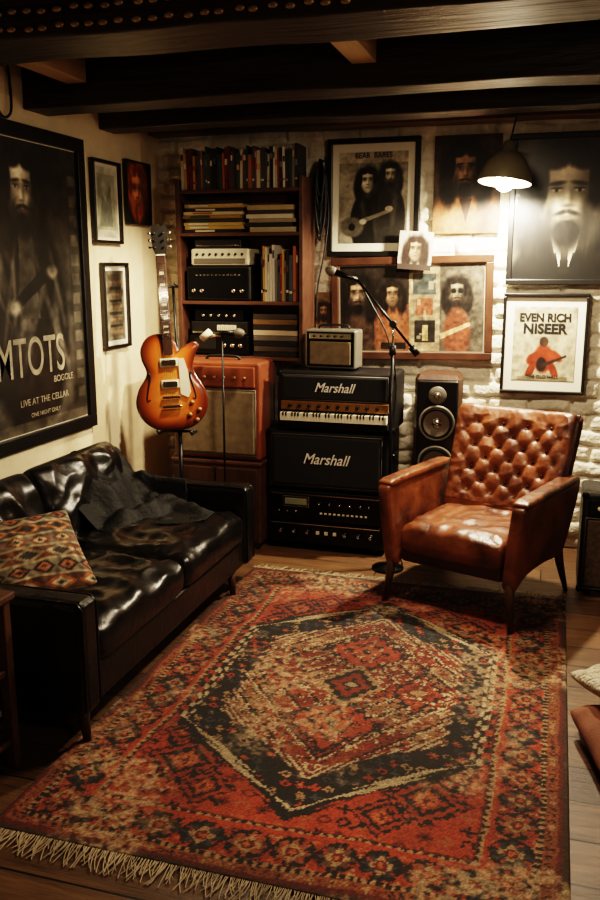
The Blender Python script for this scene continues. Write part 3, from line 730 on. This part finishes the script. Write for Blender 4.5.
# ---------------------------------------------------------------- bookcase
def build_bookcase():
    x0,x1,y0,y1=-2.15,-1.40,4.70,4.948
    e=E('bookcase',(0,0,0))
    box2('base_cupboard',(x0-.01,y0+.01,0),(-1.565,y1,1.06),m_woodr,e,bev=.006)
    for x in(x0,x1): box2('side',(x-.012,y0,1.06),(x+.012,y1,2.10),m_woodr,e,bev=.003)
    for z in(1.09,1.41,1.80,2.04): box2('shelf',(x0+.012,y0+.004,z-.02),(x1-.012,y1,z),m_woodr,e,bev=.003)
    box2('backing',(x0,y1-.012,1.06),(x1,y1,2.04),M('backing_brown',L(104,74,52),.7),e,bev=0)
    pal=[(150,52,38),(196,186,164),(48,44,44),(70,82,96),(196,154,84),(110,40,34),(220,214,200),(84,72,60),(52,72,62),(168,100,56),(120,116,110),(32,30,32),(206,196,170),(214,204,182)]
    b=Boxes()
    def row(xa,xb,z,h0,h1,yf,dp0=.15,lean=.03):
        x=xa
        while x<xb:
            w=random.uniform(.008,.024);h=random.uniform(h0,h1);c=random.choice(pal); dp=dp0+random.uniform(0,.03)
            rt=random.uniform(-lean,lean)
            b.add((x+w/2,yf+dp/2,z+h/2),(w*.93,dp,h),L(*[q*.95 for q in c]),(0,rt,0))
            if random.random()<.7: b.add((x+w/2,yf-.0005,z+h*random.uniform(.55,.85)),(w*.7,.002,h*.14),L(*random.choice(pal)),(0,rt,0))
            if random.random()<.5: b.add((x+w/2,yf-.0005,z+h*.2),(w*.7,.002,h*.05),L(*random.choice(pal)),(0,rt,0))
            x+=w+.0008
    row(x0+.02,x1-.03,2.041,.18,.235,y0+.02)
    row(x1-.25,x1-.03,1.411,.22,.33,y0+.03,.16,.01)
    z=1.801
    for c in((40,36,34),(190,156,84),(196,166,96),(60,50,44),(160,124,72),(206,190,150),(54,46,42),(180,150,96),(46,40,38)):
        h=random.uniform(.018,.027); b.add((x0+.21+random.uniform(-.012,.012),y0+.13,z+h/2),(.36,.2,h*.93),L(*c),(0,0,random.uniform(-.04,.04))); b.add((x0+.15+random.uniform(-.03,.03),y0+.026,z+h/2),(.12,.004,h*.5),L(*random.choice(pal))); z+=h
    z=1.801
    for c in((180,165,130),(40,40,40),(150,134,108),(204,194,170),(60,56,54),(170,150,110)):
        h=random.uniform(.018,.03); b.add((x1-.185+random.uniform(-.02,.02),y0+.13,z+h/2),(.28,.18,h*.95),L(*c),(0,0,random.uniform(-.05,.05))); z+=h
    z=1.091
    for c in((30,30,30),(70,60,50),(24,24,26),(96,90,82),(190,176,150),(40,36,34),(120,92,60),(60,54,50)):
        h=.031; b.add((x1-.165,y0+.12,z+h/2),(.27,.18,h*.92),L(*c),(0,0,random.uniform(-.08,.08))); z+=h
    b.build('books',m_col,e)
    e2=E('audio_receiver',(-1.91,y0+.02,1.41))
    box2('body',(-.20,0,.005),(.20,.2,.20),m_tolex,e2,bev=.008); box2('face',(-.19,-.006,.02),(.19,.004,.19),m_metalb,e2,bev=.004)
    knobs(e2,[-.15,-.1,.1,.15],.06,-.006,.012,m_chrome)
    for i in range(12): box('button',(-.13+i*.024,-.008,.15),(.014,.006,.008),m_chrome,e2,bev=.001)
    box2('mixer',(-.17,0,.205),(.19,.19,.30),M('mixer_case',L(190,182,160),.45),e2,bev=.01); box2('mixer_strip',(-.15,-.004,.215),(.17,.002,.245),m_trim,e2,bev=.002)
    for i in range(8): knobs(e2,[-.13+i*.04],.268,0,.008,m_metalb,.008)
    box2('cassette_deck',(-.15,.01,.302),(.14,.18,.352),m_tolex,e2,bev=.005); box2('cassette_rim',(-.14,.006,.315),(.13,.012,.322),m_chrome,e2,bev=.001)
    e3=E('tape_deck',(-1.92,y0+.03,1.09))
    box2('body',(-.19,0,.006),(.19,.2,.12),m_metalb,e3,bev=.006); box2('window',(-.15,-.004,.035),(-.02,.004,.1),m_rub,e3,bev=.003)
    knobs(e3,[.04,.09,.14],.06,-.0,.014,m_chrome); box2('top_unit',(-.18,.01,.12),(.18,.19,.20),m_tolex,e3,bev=.006); box2('top_rim',(-.17,.006,.13),(.17,.012,.14),m_chrome,e3,bev=.001)
    for i in range(10): box('meter_bar',(.0+i*.012,-.002,.165),(.006,.02,.03),m_cream,e3,bev=0)
    box2('upper_unit',(-.16,.02,.20),(.15,.19,.27),m_metalb,e3,bev=.006); knobs(e3,[-.1,-.05,0,.05,.1],.235,.02,.009,m_chrome)
build_bookcase()

# ---------------------------------------------------------------- guitar
def build_guitar():
    e=E('electric_guitar',(-1.985,4.19,1.00)); e.rotation_euler=(R(-5),R(-3.0),R(22)); e.scale=(1.07,1,1.01)
    out=[(0,-.265),(.09,-.255),(.155,-.20),(.182,-.12),(.165,-.04),(.128,.03),(.118,.08),(.135,.14),(.155,.185),(.13,.205),(.085,.185),(.05,.165),(.032,.215),(0,.235),(-.05,.255),(-.105,.235),(-.138,.18),(-.137,.12),(-.118,.06),(-.128,.02),(-.165,-.04),(-.182,-.12),(-.155,-.20),(-.09,-.255)]
    P=smooth_pts([Vector((a,0,b)) for a,b in out],5,closed=True); n=len(P)
    vs=[];fs=[];cols=[]
    def burst(t):
        c0=np.array([216,146,72.]);c1=np.array([186,94,40.]);c2=np.array([84,34,18.])
        if t<.6: c=c0*(1-t/.6)+c1*(t/.6)
        elif t<.93: c=c1*(1-(t-.6)/.33)+c2*((t-.6)/.33)
        else: c=c2
        return [lin1(v) for v in c]
    K=14
    vs.append((0,-.012,-.06));cols.append(burst(0))
    for k in range(1,K+1):
        t=k/K
        for p in P:
            sp=Vector((0,0,max(-.12,min(.14,p.z*.55)))); q=sp.lerp(p,t)
            vs.append((q.x,-.014*(1-t**3),q.z)); cols.append(burst(t))
    for k in range(K-1):
        for i in range(n):
            a=1+k*n+i;b=1+k*n+(i+1)%n; fs.append((a,b,b+n,a+n))
    fs.append(tuple(1+i for i in range(n))[::-1])
    last=1+(K-1)*n
    base=len(vs)
    for (s,y,cc) in((1.0,.004,(215,180,120)),(1.0,.008,(110,30,12)),(1.0,.044,(90,24,10)),(.97,.052,(90,24,10))):
        for p in P: vs.append((p.x*s,y,p.z*s)); cols.append([lin1(v) for v in cc])
    prev=last
    for r in range(4):
        b=base+r*n
        for i in range(n): fs.append((prev+i,prev+(i+1)%n,b+(i+1)%n,b+i))
        prev=b
    fs.append(tuple(prev+i for i in range(n)))
    me=mo('body',vs,fs,colmat('sunburst_lacquer',.18,coat=.6,var=.08,vscale=10),e,smooth=True,cols=cols)
    bmm=bmesh.new(); bmm.from_mesh(me.data); bmesh.ops.recalc_face_normals(bmm,faces=bmm.faces); bmm.to_mesh(me.data); bmm.free()
    m_fb=M('fretboard',L(60,34,22),.5,var=.2)
    bm=bmesh.new()
    a=[(-.027,.17),(.027,.17),(.021,.66),(-.021,.66)]
    f=[bm.verts.new((x,-.022,z)) for x,z in a]; g=[bm.verts.new((x*.8,.0,z)) for x,z in a]
    bm.faces.new(f);bm.faces.new(g[::-1])
    for i in range(4): bm.faces.new((f[i],f[(i+1)%4],g[(i+1)%4],g[i]))
    bmesh.ops.recalc_face_normals(bm,faces=bm.faces); bm2o(bm,'neck',M('mahogany',L(90,40,20),.3,coat=.4),e)
    box2('fingerboard',(-.024,-.027,.14),(.024,-.021,.66),m_fb,e,bev=.002)
    z=.655;s=.036
    for i in range(20):
        box('fret',(0,-.0275,z),(.045,.002,.0025),m_chrome,e,bev=0); z-=s; s*=.944
        if i in(2,4,6,8,11,14,16): box('inlay',(0,-.0275,z+s*.5),(.022,.0012,s*.5),m_cream,e,bev=0)
    hs=[(-.022,.66),(.022,.66),(.036,.70),(.040,.80),(.03,.825),(.012,.81),(0,.825),(-.012,.81),(-.03,.825),(-.040,.80),(-.036,.70)]
    bm=bmesh.new(); f=[bm.verts.new((x,-.022+ (z-.66)*.12,z)) for x,z in hs]; g=[bm.verts.new((x,-.006+(z-.66)*.12,z)) for x,z in hs]
    bm.faces.new(f);bm.faces.new(g[::-1])
    for i in range(len(hs)): bm.faces.new((f[i],f[(i+1)%len(hs)],g[(i+1)%len(hs)],g[i]))
    bmesh.ops.recalc_face_normals(bm,faces=bm.faces); bm2o(bm,'headstock',m_frame_b,e)
    for sg in(-1,1):
        for i in range(3):
            zz=.705+i*.036; rod('tuner_post',(sg*.022,-.03,zz),(sg*.022,.0,zz),.005,m_chrome,e,seg=10)
            box('tuner_button',(sg*.050,-.0,zz),(.014,.008,.012),m_chrome,e,bev=.003); rod('tuner_shaft',(sg*.035,0,zz),(sg*.05,0,zz),.003,m_chrome,e,seg=8)
    box('nut',(0,-.026,.662),(.044,.008,.006),m_cream,e,bev=.001)
    for z in(.10,-.015):
        box('pickup_ring',(0,-.018,z),(.092,.012,.045),m_cream,e,bev=.004); box('pickup',(0,-.026,z),(.072,.012,.03),m_chrome,e,bev=.003)
    box('bridge',(0,-.026,-.085),(.09,.012,.014),m_chrome,e,bev=.003); box('tailpiece',(0,-.026,-.135),(.098,.014,.016),m_chrome,e,bev=.006)
    for x,z in((.10,-.12),(.135,-.16),(.085,-.185),(.12,-.215)): lathe('knob',[(0,0),(.013,0),(.011,.016),(0,.017)],m_gold,e,c=(x,-.008,z),rot=(R(90),0,0),seg=18)
    pg=[(.048,.12),(.048,-.07),(.085,-.09),(.10,-.06),(.09,.06),(.075,.12)]
    mo('pickguard',[(x,-.026,z) for x,z in pg],[tuple(range(6))],m_cream,e)
    for sg in(-1,1):
        pts=smooth_pts([(sg*.115,-.0095,.035),(sg*.103,-.0105,.045),(sg*.100,-.012,.02),(sg*.112,-.0105,-.03),(sg*.122,-.0095,-.08),(sg*.118,-.0095,-.10),(sg*.106,-.0095,-.092)],5)
        sweep('f_hole',pts,.0042,m_rub,e,seg=6)
    for i in range(6):
        x=-.017+i*.0068; rod('string',(x*1.5,-.036,-.13),(x,-.030,.665),.0009,m_chrome,e,seg=5)
    s=E('guitar_stand',(-1.955,4.225,0))
    rod('pole',(0,0,.05),(0,.0,.72),.012,m_metalb,s)
    for a in(20,140,260): sweep('foot',[(0,0,.18),(.16*math.cos(R(a)),.12*math.sin(R(a)),.012)],.009,m_metalb,s)
    rod('yoke',(-.09,-.02,.72),(.09,.02,.72),.008,m_metalb,s)
    for x in(-.09,.09): sweep('cradle',[(x,x*.2,.72),(x,x*.2-.06,.715),(x,x*.2-.075,.735)],.008,m_rub,s)
    rod('upper_pole',(0,.03,.72),(-.055,.085,1.50),.008,m_metalb,s)
    sweep('neck_cradle',[(-.10,.03,1.52),(-.09,.07,1.50),(-.055,.085,1.50),(-.02,.07,1.5),(-.02,.03,1.52)],.006,m_rub,s)
build_guitar()

# ---------------------------------------------------------------- microphones
def mic(e,p,d,name='microphone'):
    p=Vector(p);d=Vector(d).normalized()
    sweep(name+'_body',[p,p+d*.05,p+d*.12],[.010,.013,.018],m_metalb,e,seg=16)
    sweep(name+'_head',[p+d*.12,p+d*.125,p+d*.145,p+d*.165,p+d*.175],[.018,.024,.027,.02,.008],m_trim,e,seg=16)
e=E('microphone_stand',(-.80,4.34,0))
lathe('base',[(0,.0),(.085,0),(.085,.012),(.04,.022),(.018,.03),(0,.03)],m_metalb,e)
rod('pole',(0,0,.02),(0,0,1.20),.009,m_metalb,e); rod('upper_pole',(0,0,1.18),(0,0,1.32),.007,m_chrome,e)
rod('clutch',(0,0,1.16),(0,0,1.21),.018,m_rub,e); rod('boom',(.10,.0,1.20),(-.19,.0,1.54),.007,m_metalb,e); rod('counterweight',(.13,0,1.165),(.095,0,1.206),.018,m_metalb,e)
rod('pivot',(0,-.02,1.32),(0,.02,1.32),.018,m_rub,e)
mic(e,(-.19,0,1.54),(-.75,-.1,.25))
sweep('cable',smooth_pts([(-.19,0.01,1.54),(-.12,.02,1.42),(-.03,.01,1.25),(.02,.015,1.0),(-.01,.02,.6),(.03,.02,.2),(.08,.0,.03)],6),.004,m_rub,e,seg=6)
e=E('microphone_stand',(-1.74,4.34,0))
lathe('base',[(0,.0),(.045,0),(.045,.012),(.018,.03),(0,.03)],m_metalb,e); rod('pole',(0,0,.02),(0,0,1.24),.006,m_metalb,e)
rod('arm',(.05,0,1.255),(-.07,0,1.235),.009,m_chrome,e); mic(e,(-.04,0,1.25),(1,-.1,.05)); rod('clip',(-.07,0,1.26),(-.12,0,1.22),.02,m_cream,e)

e=E('hanging_cables',(-1.340,4.90,0))
rod('hook',(0,.06,2.2),(0,-.03,2.2),.006,m_metalb,e)
for k in range(13):
    w=random.uniform(.010,.03);l=random.uniform(.16,.45);o=random.uniform(-.006,.012);yy=-.02+random.uniform(-.03,.02)
    sweep('loop',smooth_pts([(0,-.02,2.2),(-w+o,yy,2.2-l*.4),(-w*.8+o,yy,2.2-l*.8),(o,yy,2.2-l),(w*.8+o,yy,2.2-l*.8),(w+o,yy,2.2-l*.4),(0.002,-.02,2.2)],6),.0075,m_rub,e,seg=6)
sweep('tail',smooth_pts([(0,-.02,2.2),(.05,-.02,1.95),(.03,-.02,1.7),(-.01,-.02,1.5),(-.02,-.02,1.3)],6),.005,m_rub,e,seg=6)
sweep('wall_cable',smooth_pts([(XL+.015,3.36,2.49),(XL+.015,3.34,2.35),(XL+.02,3.39,2.25),(XL+.02,3.46,2.28),(XL+.015,3.47,2.42),(XL+.012,3.46,2.49)],6),.006,m_rub,None,seg=6)

# ---------------------------------------------------------------- pictures
def framed(w,h,cv,fw,fmat,loc,rz=0,depth=.028,name='framed_poster',tilt=0,pm=None):
    e=E(name,loc); e.rotation_euler=(0,R(tilt),rz)
    if fw>0:
        for a,b in(((-w/2,-h/2),(w/2,-h/2+fw)),((-w/2,h/2-fw),(w/2,h/2))): box2('frame_rail',(a[0],-depth,a[1]),(b[0],0,b[1]),fmat,e,bev=.004)
        for a,b in(((-w/2,-h/2+fw),(-w/2+fw,h/2-fw)),((w/2-fw,-h/2+fw),(w/2,h/2-fw))): box2('frame_stile',(a[0],-depth,a[1]),(b[0],0,b[1]),fmat,e,bev=.004)
    box2('backing',(-w/2+.002,-.008,-h/2+.002),(w/2-.002,-.001,h/2-.002),m_ptab,e,bev=0)
    cv.build(pm or m_print,e,y=-.011)
    return e
WB=YB-.052
def at(x0,x1,z0,z1,y=WB): return ((x0+x1)/2,y,(z0+z1)/2),x1-x0,z1-z0
m_ink_w=M('ink_worn',L(158,148,126),.6,var=.35,vscale=18); m_ink_k=M('ink_black',L(22,20,20),.5,var=.05)
loc,w,h=at(-1.31,-.775,1.665,2.315)
cv=Cv(w-.14,h-.15,(146,138,120)); a=cv.asp
cv.rect(0,.88,a,1,(190,182,160)); cv.noise(.3,4,3)
cv.ell(.33,.22,.20,.36,(23,22,22),soft=.05); cv.ell(.60,.26,.17,.38,(37,35,33),soft=.05)
cv.ell(.27,.42,.03,.16,(74,70,64),a=.7,soft=.7,rot=.2); cv.ell(.64,.42,.03,.18,(84,80,74),a=.7,soft=.7,rot=-.1); cv.ell(.42,.2,.02,.2,(60,56,52),a=.7,soft=.7,rot=.1)
cv.face(.33,.68,.24,(220,202,174),(30,27,24),beard=False,seed=8); cv.face(.59,.74,.22,(214,196,168),(40,35,31),seed=12)
cv.poly([(.05,.20),(.60,.38),(.62,.35),(.07,.15)],(110,98,82)); cv.ell(.15,.18,.14,.11,(84,74,62)); cv.ell(.15,.18,.04,.04,(20,18,16)); cv.ell(.58,.38,.045,.03,(180,160,134)); cv.ell(.28,.24,.04,.03,(180,160,134)); cv.noise(.25,30,4); cv.desat(.8)
e=framed(w,h,cv,.03,m_frame_b,loc)
text(e,'BEAR  BARES',.042,0,.217,m_ink_k,y=-.0125,sx=.9,bold=.0005)
loc,w,h=at(-.70,-.335,1.79,2.31)
cv=Cv(w,h,(70,54,43)); a=cv.asp; cv.noise(.4,5,3)
cv.ell(a/2,.10,.38,.40,(142,84,50),soft=.08); cv.ell(a/2-.14,.2,.08,.25,(176,112,70),a=.7,soft=.6); cv.ell(a/2+.2,.18,.07,.27,(92,50,32),a=.8,soft=.6); cv.face(a/2-.02,.64,.42,(176,132,98),(26,20,17),seed=3); cv.poly([(a/2-.08,.36),(a/2+.06,.36),(a/2,.10)],(50,32,24)); cv.noise(.3,20,6); cv.desat(.25)
framed(w,h,cv,0,None,loc,name='portrait_poster',pm=m_printm)
loc,w,h=at(-.285,.32,1.51,2.30); loc=(loc[0],loc[1]-.01,loc[2])
cv=Cv(w-.06,h-.06,(76,71,65)); a=cv.asp
cv.noise(.4,4,2); cv.ell(a/2,-.02,.40,.34,(18,17,17),soft=.06); cv.poly([(a/2-.09,.32),(a/2+.09,.32),(a/2+.02,.04),(a/2-.02,.04)],(206,200,186)); cv.poly([(a/2-.11,.33),(a/2-.02,.25),(a/2-.07,.19)],(226,220,206)); cv.poly([(a/2+.11,.33),(a/2+.02,.25),(a/2+.07,.19)],(186,180,166)); cv.poly([(a/2-.022,.25),(a/2+.022,.25),(a/2+.036,.04),(a/2-.036,.04)],(22,21,22)); cv.ell(a/2,.26,.026,.026,(30,28,30))
cv.face(a/2,.60,.56,(232,208,176),(28,24,21),seed=21); cv.noise(.14,30,7); cv.desat(.7)
framed(w,h,cv,.03,m_frame_b,loc)
loc,w,h=at(-1.275,-.345,1.08,1.665); loc=(loc[0],loc[1]-.01,loc[2])
cv=Cv(w-.1,h-.1,(88,70,54)); a=cv.asp
cv.rect(0,0,.42,1,(34,28,25)); cv.rect(.42,.0,.84,.55,(108,58,38)); cv.rect(.42,.55,.84,1,(40,32,28)); cv.rect(.84,0,1.2,1,(140,120,92)); cv.rect(1.2,0,a,1,(76,68,58)); cv.noise(.35,5,44)
cv.ell(.22,.1,.2,.4,(66,46,36),soft=.08); cv.face(.22,.66,.36,(166,130,100),(26,20,17),seed=2); cv.ell(.64,.2,.2,.34,(140,74,46),soft=.1); cv.face(.64,.66,.26,(170,124,90),(28,21,17),beard=False,seed=33)
cv.rect(.9,.1,1.15,.36,(34,30,28)); cv.rect(.92,.42,1.12,.62,(130,66,46)); cv.rect(.88,.66,1.16,.9,(60,66,64)); cv.face(1.4,.68,.28,(170,146,118),(32,26,22),glasses=True,seed=9); cv.ell(1.4,.2,.16,.3,(120,58,40),soft=.1); cv.poly([(1.2,.2),(1.55,.34),(1.56,.30),(1.22,.14)],(190,150,100)); cv.rect(.5,.02,.8,.10,(30,26,24)); cv.rect(1.0,.12,1.06,.30,(180,150,96)); cv.noise(.5,24,5)
for i in range(10):
    rr=random.Random(i); cx=rr.uniform(.85,1.2); cy=rr.uniform(.05,.95); cv.rect(cx,cy,cx+rr.uniform(.02,.07),cy+rr.uniform(.02,.1),rr.choice([(180,164,132),(120,58,42),(30,30,32),(150,108,70)]),a=.6)
cv.desat(.25)
framed(w,h,cv,.042,m_frame_w,loc,tilt=-1.2,depth=.032)
loc,w,h=at(-.289,.168,.908,1.465)
cv=Cv(w-.12,h-.15,(168,156,132)); a=cv.asp
cv.ell(a/2,.3,.13,.2,(130,54,36)); cv.ell(a/2-.13,.30,.11,.07,(136,56,38),rot=.7); cv.ell(a/2+.15,.34,.12,.06,(136,56,38),rot=-.6); cv.ell(a/2-.16,.14,.05,.14,(120,50,34),rot=-.4); cv.ell(a/2+.14,.14,.05,.14,(120,50,34),rot=.4); cv.ell(a/2,.53,.06,.07,(60,44,36)); cv.ell(a/2-.02,.22,.07,.10,(34,28,26)); cv.poly([(a/2-.04,.22),(a/2+.30,.36),(a/2+.31,.33),(a/2-.02,.17)],(50,38,32)); cv.rect(.08,.0,a-.08,.06,(120,108,86)); cv.noise(.35,16,8)
e=framed(w,h,cv,.018,m_frame_b,loc)
text(e,'EVEN RICH',.062,0,.125,m_ink_k,y=-.0125,bold=.0025,sx=.9); text(e,'NISEER',.075,0,.060,m_ink_k,y=-.0125,bold=.003); text(e,'THE OLD HALL',.026,0,-.19,m_ink_k,y=-.0125)
loc,w,h=at(-.88,-.69,1.59,1.80,y=WB-.05)
cv=Cv(w,h,(200,192,174)); cv.face(.46,.52,.56,(196,162,130),(54,38,30),beard=False,long=True); cv.rect(0,0,cv.asp,.14,(60,50,44)); framed(w,h,cv,0,None,loc,name='photo_card',tilt=4,pm=m_printm)
loc,w,h=at(-1.378,-1.282,1.18,1.46)
cv=Cv(w,h,(120,92,68)); cv.face(.17,.6,.3,(170,130,98),(50,34,26)); cv.noise(.3,10,2); framed(w,h,cv,0,None,loc,name='photo_card',pm=m_printm)
WL=XL+.004
def atL(y0,y1,z0,z1): return (WL,(y0+y1)/2,(z0+z1)/2),y1-y0,z1-z0
loc,w,h=atL(2.98,4.045,.765,2.237)
cv=Cv(w-.14,h-.14,(62,58,53),res=.005); a=cv.asp; cv.noise(.6,4,3)
cx=.34
cv.ell(cx,.38,.25,.40,(24,23,22),soft=.06)
for i in range(18):
    rr=random.Random(i+50); cv.ell(cx+rr.uniform(-.2,.2),rr.uniform(.3,.68),.008+rr.random()*.01,.08+rr.random()*.08,(134,128,116),a=.55,rot=rr.uniform(-.5,.5),soft=.7)
cv.poly([(cx-.03,.73),(cx+.04,.73),(cx+.07,.40),(cx-.05,.40)],(84,80,72)); cv.poly([(cx+.14,.60),(cx-.12,.44),(cx-.10,.41),(cx+.17,.55)],(18,18,18)); cv.ell(cx-.08,.44,.04,.024,(170,160,142),soft=.4); cv.ell(cx+.16,.56,.035,.022,(160,150,132),soft=.4); cv.face(cx,.83,.23,(216,202,178),(30,27,25),long=True,seed=17)
cv.rect(.62,.05,.70,.95,(48,46,42))
for i in range(12): cv.rect(.635,.08+i*.072,.685,.12+i*.072,(110,102,88),a=.5)
cv.rect(0,0,a,.035,(110,96,76),a=.5); cv.noise(.6,26,5); cv.desat(.6)
e=framed(w,h,cv,.065,m_frame_b,loc,rz=R(90),depth=.03)
text(e,'VMTOTS',.26,-.06,-.40,m_ink_w,y=-.0125,sx=.66,bold=.001,ext=.0005); text(e,'BOGOLE',.045,.25,-.455,m_ink_w,y=-.0125,ext=.0005); text(e,'LIVE AT THE CELLAR',.045,.08,-.54,m_ink_w,y=-.0125,ext=.0005); text(e,'ONE NIGHT ONLY',.03,.08,-.60,m_ink_w,y=-.0125,ext=.0005)
loc,w,h=atL(4.13,4.435,1.73,2.165)
cv=Cv(w-.07,h-.07,(186,182,164)); a=cv.asp; cv.rect(.06,.1,a-.06,.9,(150,150,130)); cv.poly([(.1,.15),(.2,.6),(.3,.5),(.45,.8),(.5,.15)],(112,114,102)); cv.noise(.3,8,1); framed(w,h,cv,.018,m_frame_b,loc,rz=R(90))
loc,w,h=atL(4.50,4.80,1.845,2.20)
cv=Cv(w,h,(44,34,29)); a=cv.asp; cv.ell(a/2,.1,.4,.3,(30,24,22)); cv.face(a/2,.52,.70,(236,150,92),(160,78,42),long=False,beard=True); cv.noise(.2,8,4); framed(w,h,cv,.008,m_frame_b,loc,rz=R(90),name='portrait_poster')
loc,w,h=atL(4.19,4.48,1.158,1.63)
cv=Cv(w-.09,h-.09,(112,106,92)); a=cv.asp; cv.rect(.05,.05,a-.05,.95,(90,80,66))
for i in range(9): cv.rect(.08,.1+i*.09,a-.08,.14+i*.09,(44,40,36) if i%2 else (130,100,70))
cv.noise(.6,10,4); cv.desat(.4); framed(w,h,cv,.018,m_frame_b,loc,rz=R(90))

# ---------------------------------------------------------------- pendant lamp
LX,LY,LZ=-.29,4.60,2.075
e=E('pendant_lamp',(LX,LY,LZ),rot=(R(-6),R(5),0))
m_sh=M('lamp_enamel',L(104,98,82),.35,var=.08,metal=.2)
prof=[(.133,-.055),(.131,-.03),(.120,.01),(.096,.055),(.060,.09),(.035,.105),(.033,.14),(.022,.15),(0,.151)]
lathe('shade',prof,m_sh,e)
lathe('shade_inner',[(.131,-.055),(.128,-.03),(.116,.01),(.092,.053),(.054,.086),(0,.09)],M('shade_inner_white',L(235,225,200),.5,var=.02),e)
rod('cord',(0,0,.14),(.03,-.04,ZC-LZ-.01),.005,m_rub,e); rod('canopy',(.03,-.04,ZC-LZ-.04),(.03,-.04,ZC-LZ-.008),.04,m_metalb,e,r1=.045)
rod('socket',(0,0,.02),(0,0,.09),.02,m_metalb,e)
bm=bmesh.new(); bmesh.ops.create_uvsphere(bm,u_segments=20,v_segments=12,radius=.050,matrix=Matrix.Translation((0,0,-.048)))
bulb=bm2o(bm,'bulb',M('bulb_glow',L(255,236,200),.3,emit=(1,.86,.62,1),estr=140),e,True)
def light(name,kind,loc,energy,col,target=None,**kw):
    l=bpy.data.lights.new(name,kind); l.energy=energy; l.color=col
    for k,v in kw.items(): setattr(l,k,v)
    o=bpy.data.objects.new(name,l); o.location=loc
    if target: o.rotation_euler=(Vector(target)-Vector(loc)).to_track_quat('-Z','Y').to_euler()
    return link(o)
light('pendant_bulb_light','SPOT',(LX,LY,LZ-.105),240,(1,.84,.60),target=(LX,LY+.15,0),spot_size=R(174),spot_blend=.3,shadow_soft_size=.035)
light('ceiling_lamp_light','AREA',(-.40,3.35,2.28),29,(1,.78,.53),target=(-.5,3.4,0),shape='DISK',size=.3)
light('corner_spot_light','SPOT',(-1.35,4.0,2.25),200,(1,.80,.53),target=(-2.35,4.42,1.05),spot_size=R(68),spot_blend=1.0,shadow_soft_size=.05)
light('added_fill_light','POINT',(.9,.9,1.95),24,(1,.79,.55),shadow_soft_size=.15)  # fill light without a fixture, added to brighten the front faces of the beams

# ---------------------------------------------------------------- side shelf, floor cushions
e=E('side_table',(-1.82,1.95,0))
for x in(-.2,.2):
    for y in(-.19,.19): box('leg',(x,y,.29),(.035,.035,.58),m_woodr,e,bev=.004)
box('top',(0,0,.59),(.46,.44,.025),m_woodr,e,bev=.005)
for z in(.10,.34): box('shelf',(0,0,z),(.42,.40,.02),m_woodr,e,bev=.003)
b=Boxes(); z=.111
for c in((40,38,40),(200,190,170),(28,28,30),(190,180,160),(60,50,48),(210,205,195)):
    b.add((random.uniform(-.01,.01),random.uniform(-.01,.01),z+.012),(.36,.36,.022),L(*c),(0,0,random.uniform(-.05,.05))); z+=.024
b.build('magazines',m_col,e)
e=E('floor_cushion',(.39,2.76,.075))
slab('cover',.46,.40,.15,M('cushion_terracotta',L(128,82,62),.9,var=.25,bump=.5,bscale=200),e,p=3,edge=.5,pin=.03,fn=wr(.02,5,9),rot=(0,0,R(14)))
e=E('fur_cushion',(.38,2.95,.17))
slab('cover',.44,.34,.12,M('fur_white',L(206,194,172),.95,var=.2,vscale=30,bump=1,bscale=70,bdist=.03),e,p=2.4,edge=.5,fn=lambda x,y:.02*noise.noise(Vector((x*25,y*25,0))),rot=(R(-14),R(6),R(20)))

# ---------------------------------------------------------------- world, camera
w=bpy.data.worlds.new('World'); sc.world=w; w.use_nodes=True
w.node_tree.nodes['Background'].inputs[0].default_value=(.02,.015,.01,1)
cam=bpy.data.cameras.new('camera'); co=bpy.data.objects.new('camera',cam); link(co)
cam.sensor_fit='VERTICAL'; cam.sensor_height=36; cam.lens=34; cam.clip_start=.05
th=math.atan2(182,850); ps=R(16.65)
F=Vector((-math.cos(th)*math.sin(ps),math.cos(th)*math.cos(ps),-math.sin(th))); r=Vector((math.cos(ps),math.sin(ps),0)); U=r.cross(F)
mt=Matrix((r,U,-F)).transposed().to_4x4(); mt.translation=Vector((0,0,1.6)); co.matrix_world=mt
sc.camera=co
try:
    sc.view_settings.view_transform='Filmic'; sc.view_settings.look='High Contrast'; sc.view_settings.exposure=.10
except Exception as ex: print(ex)
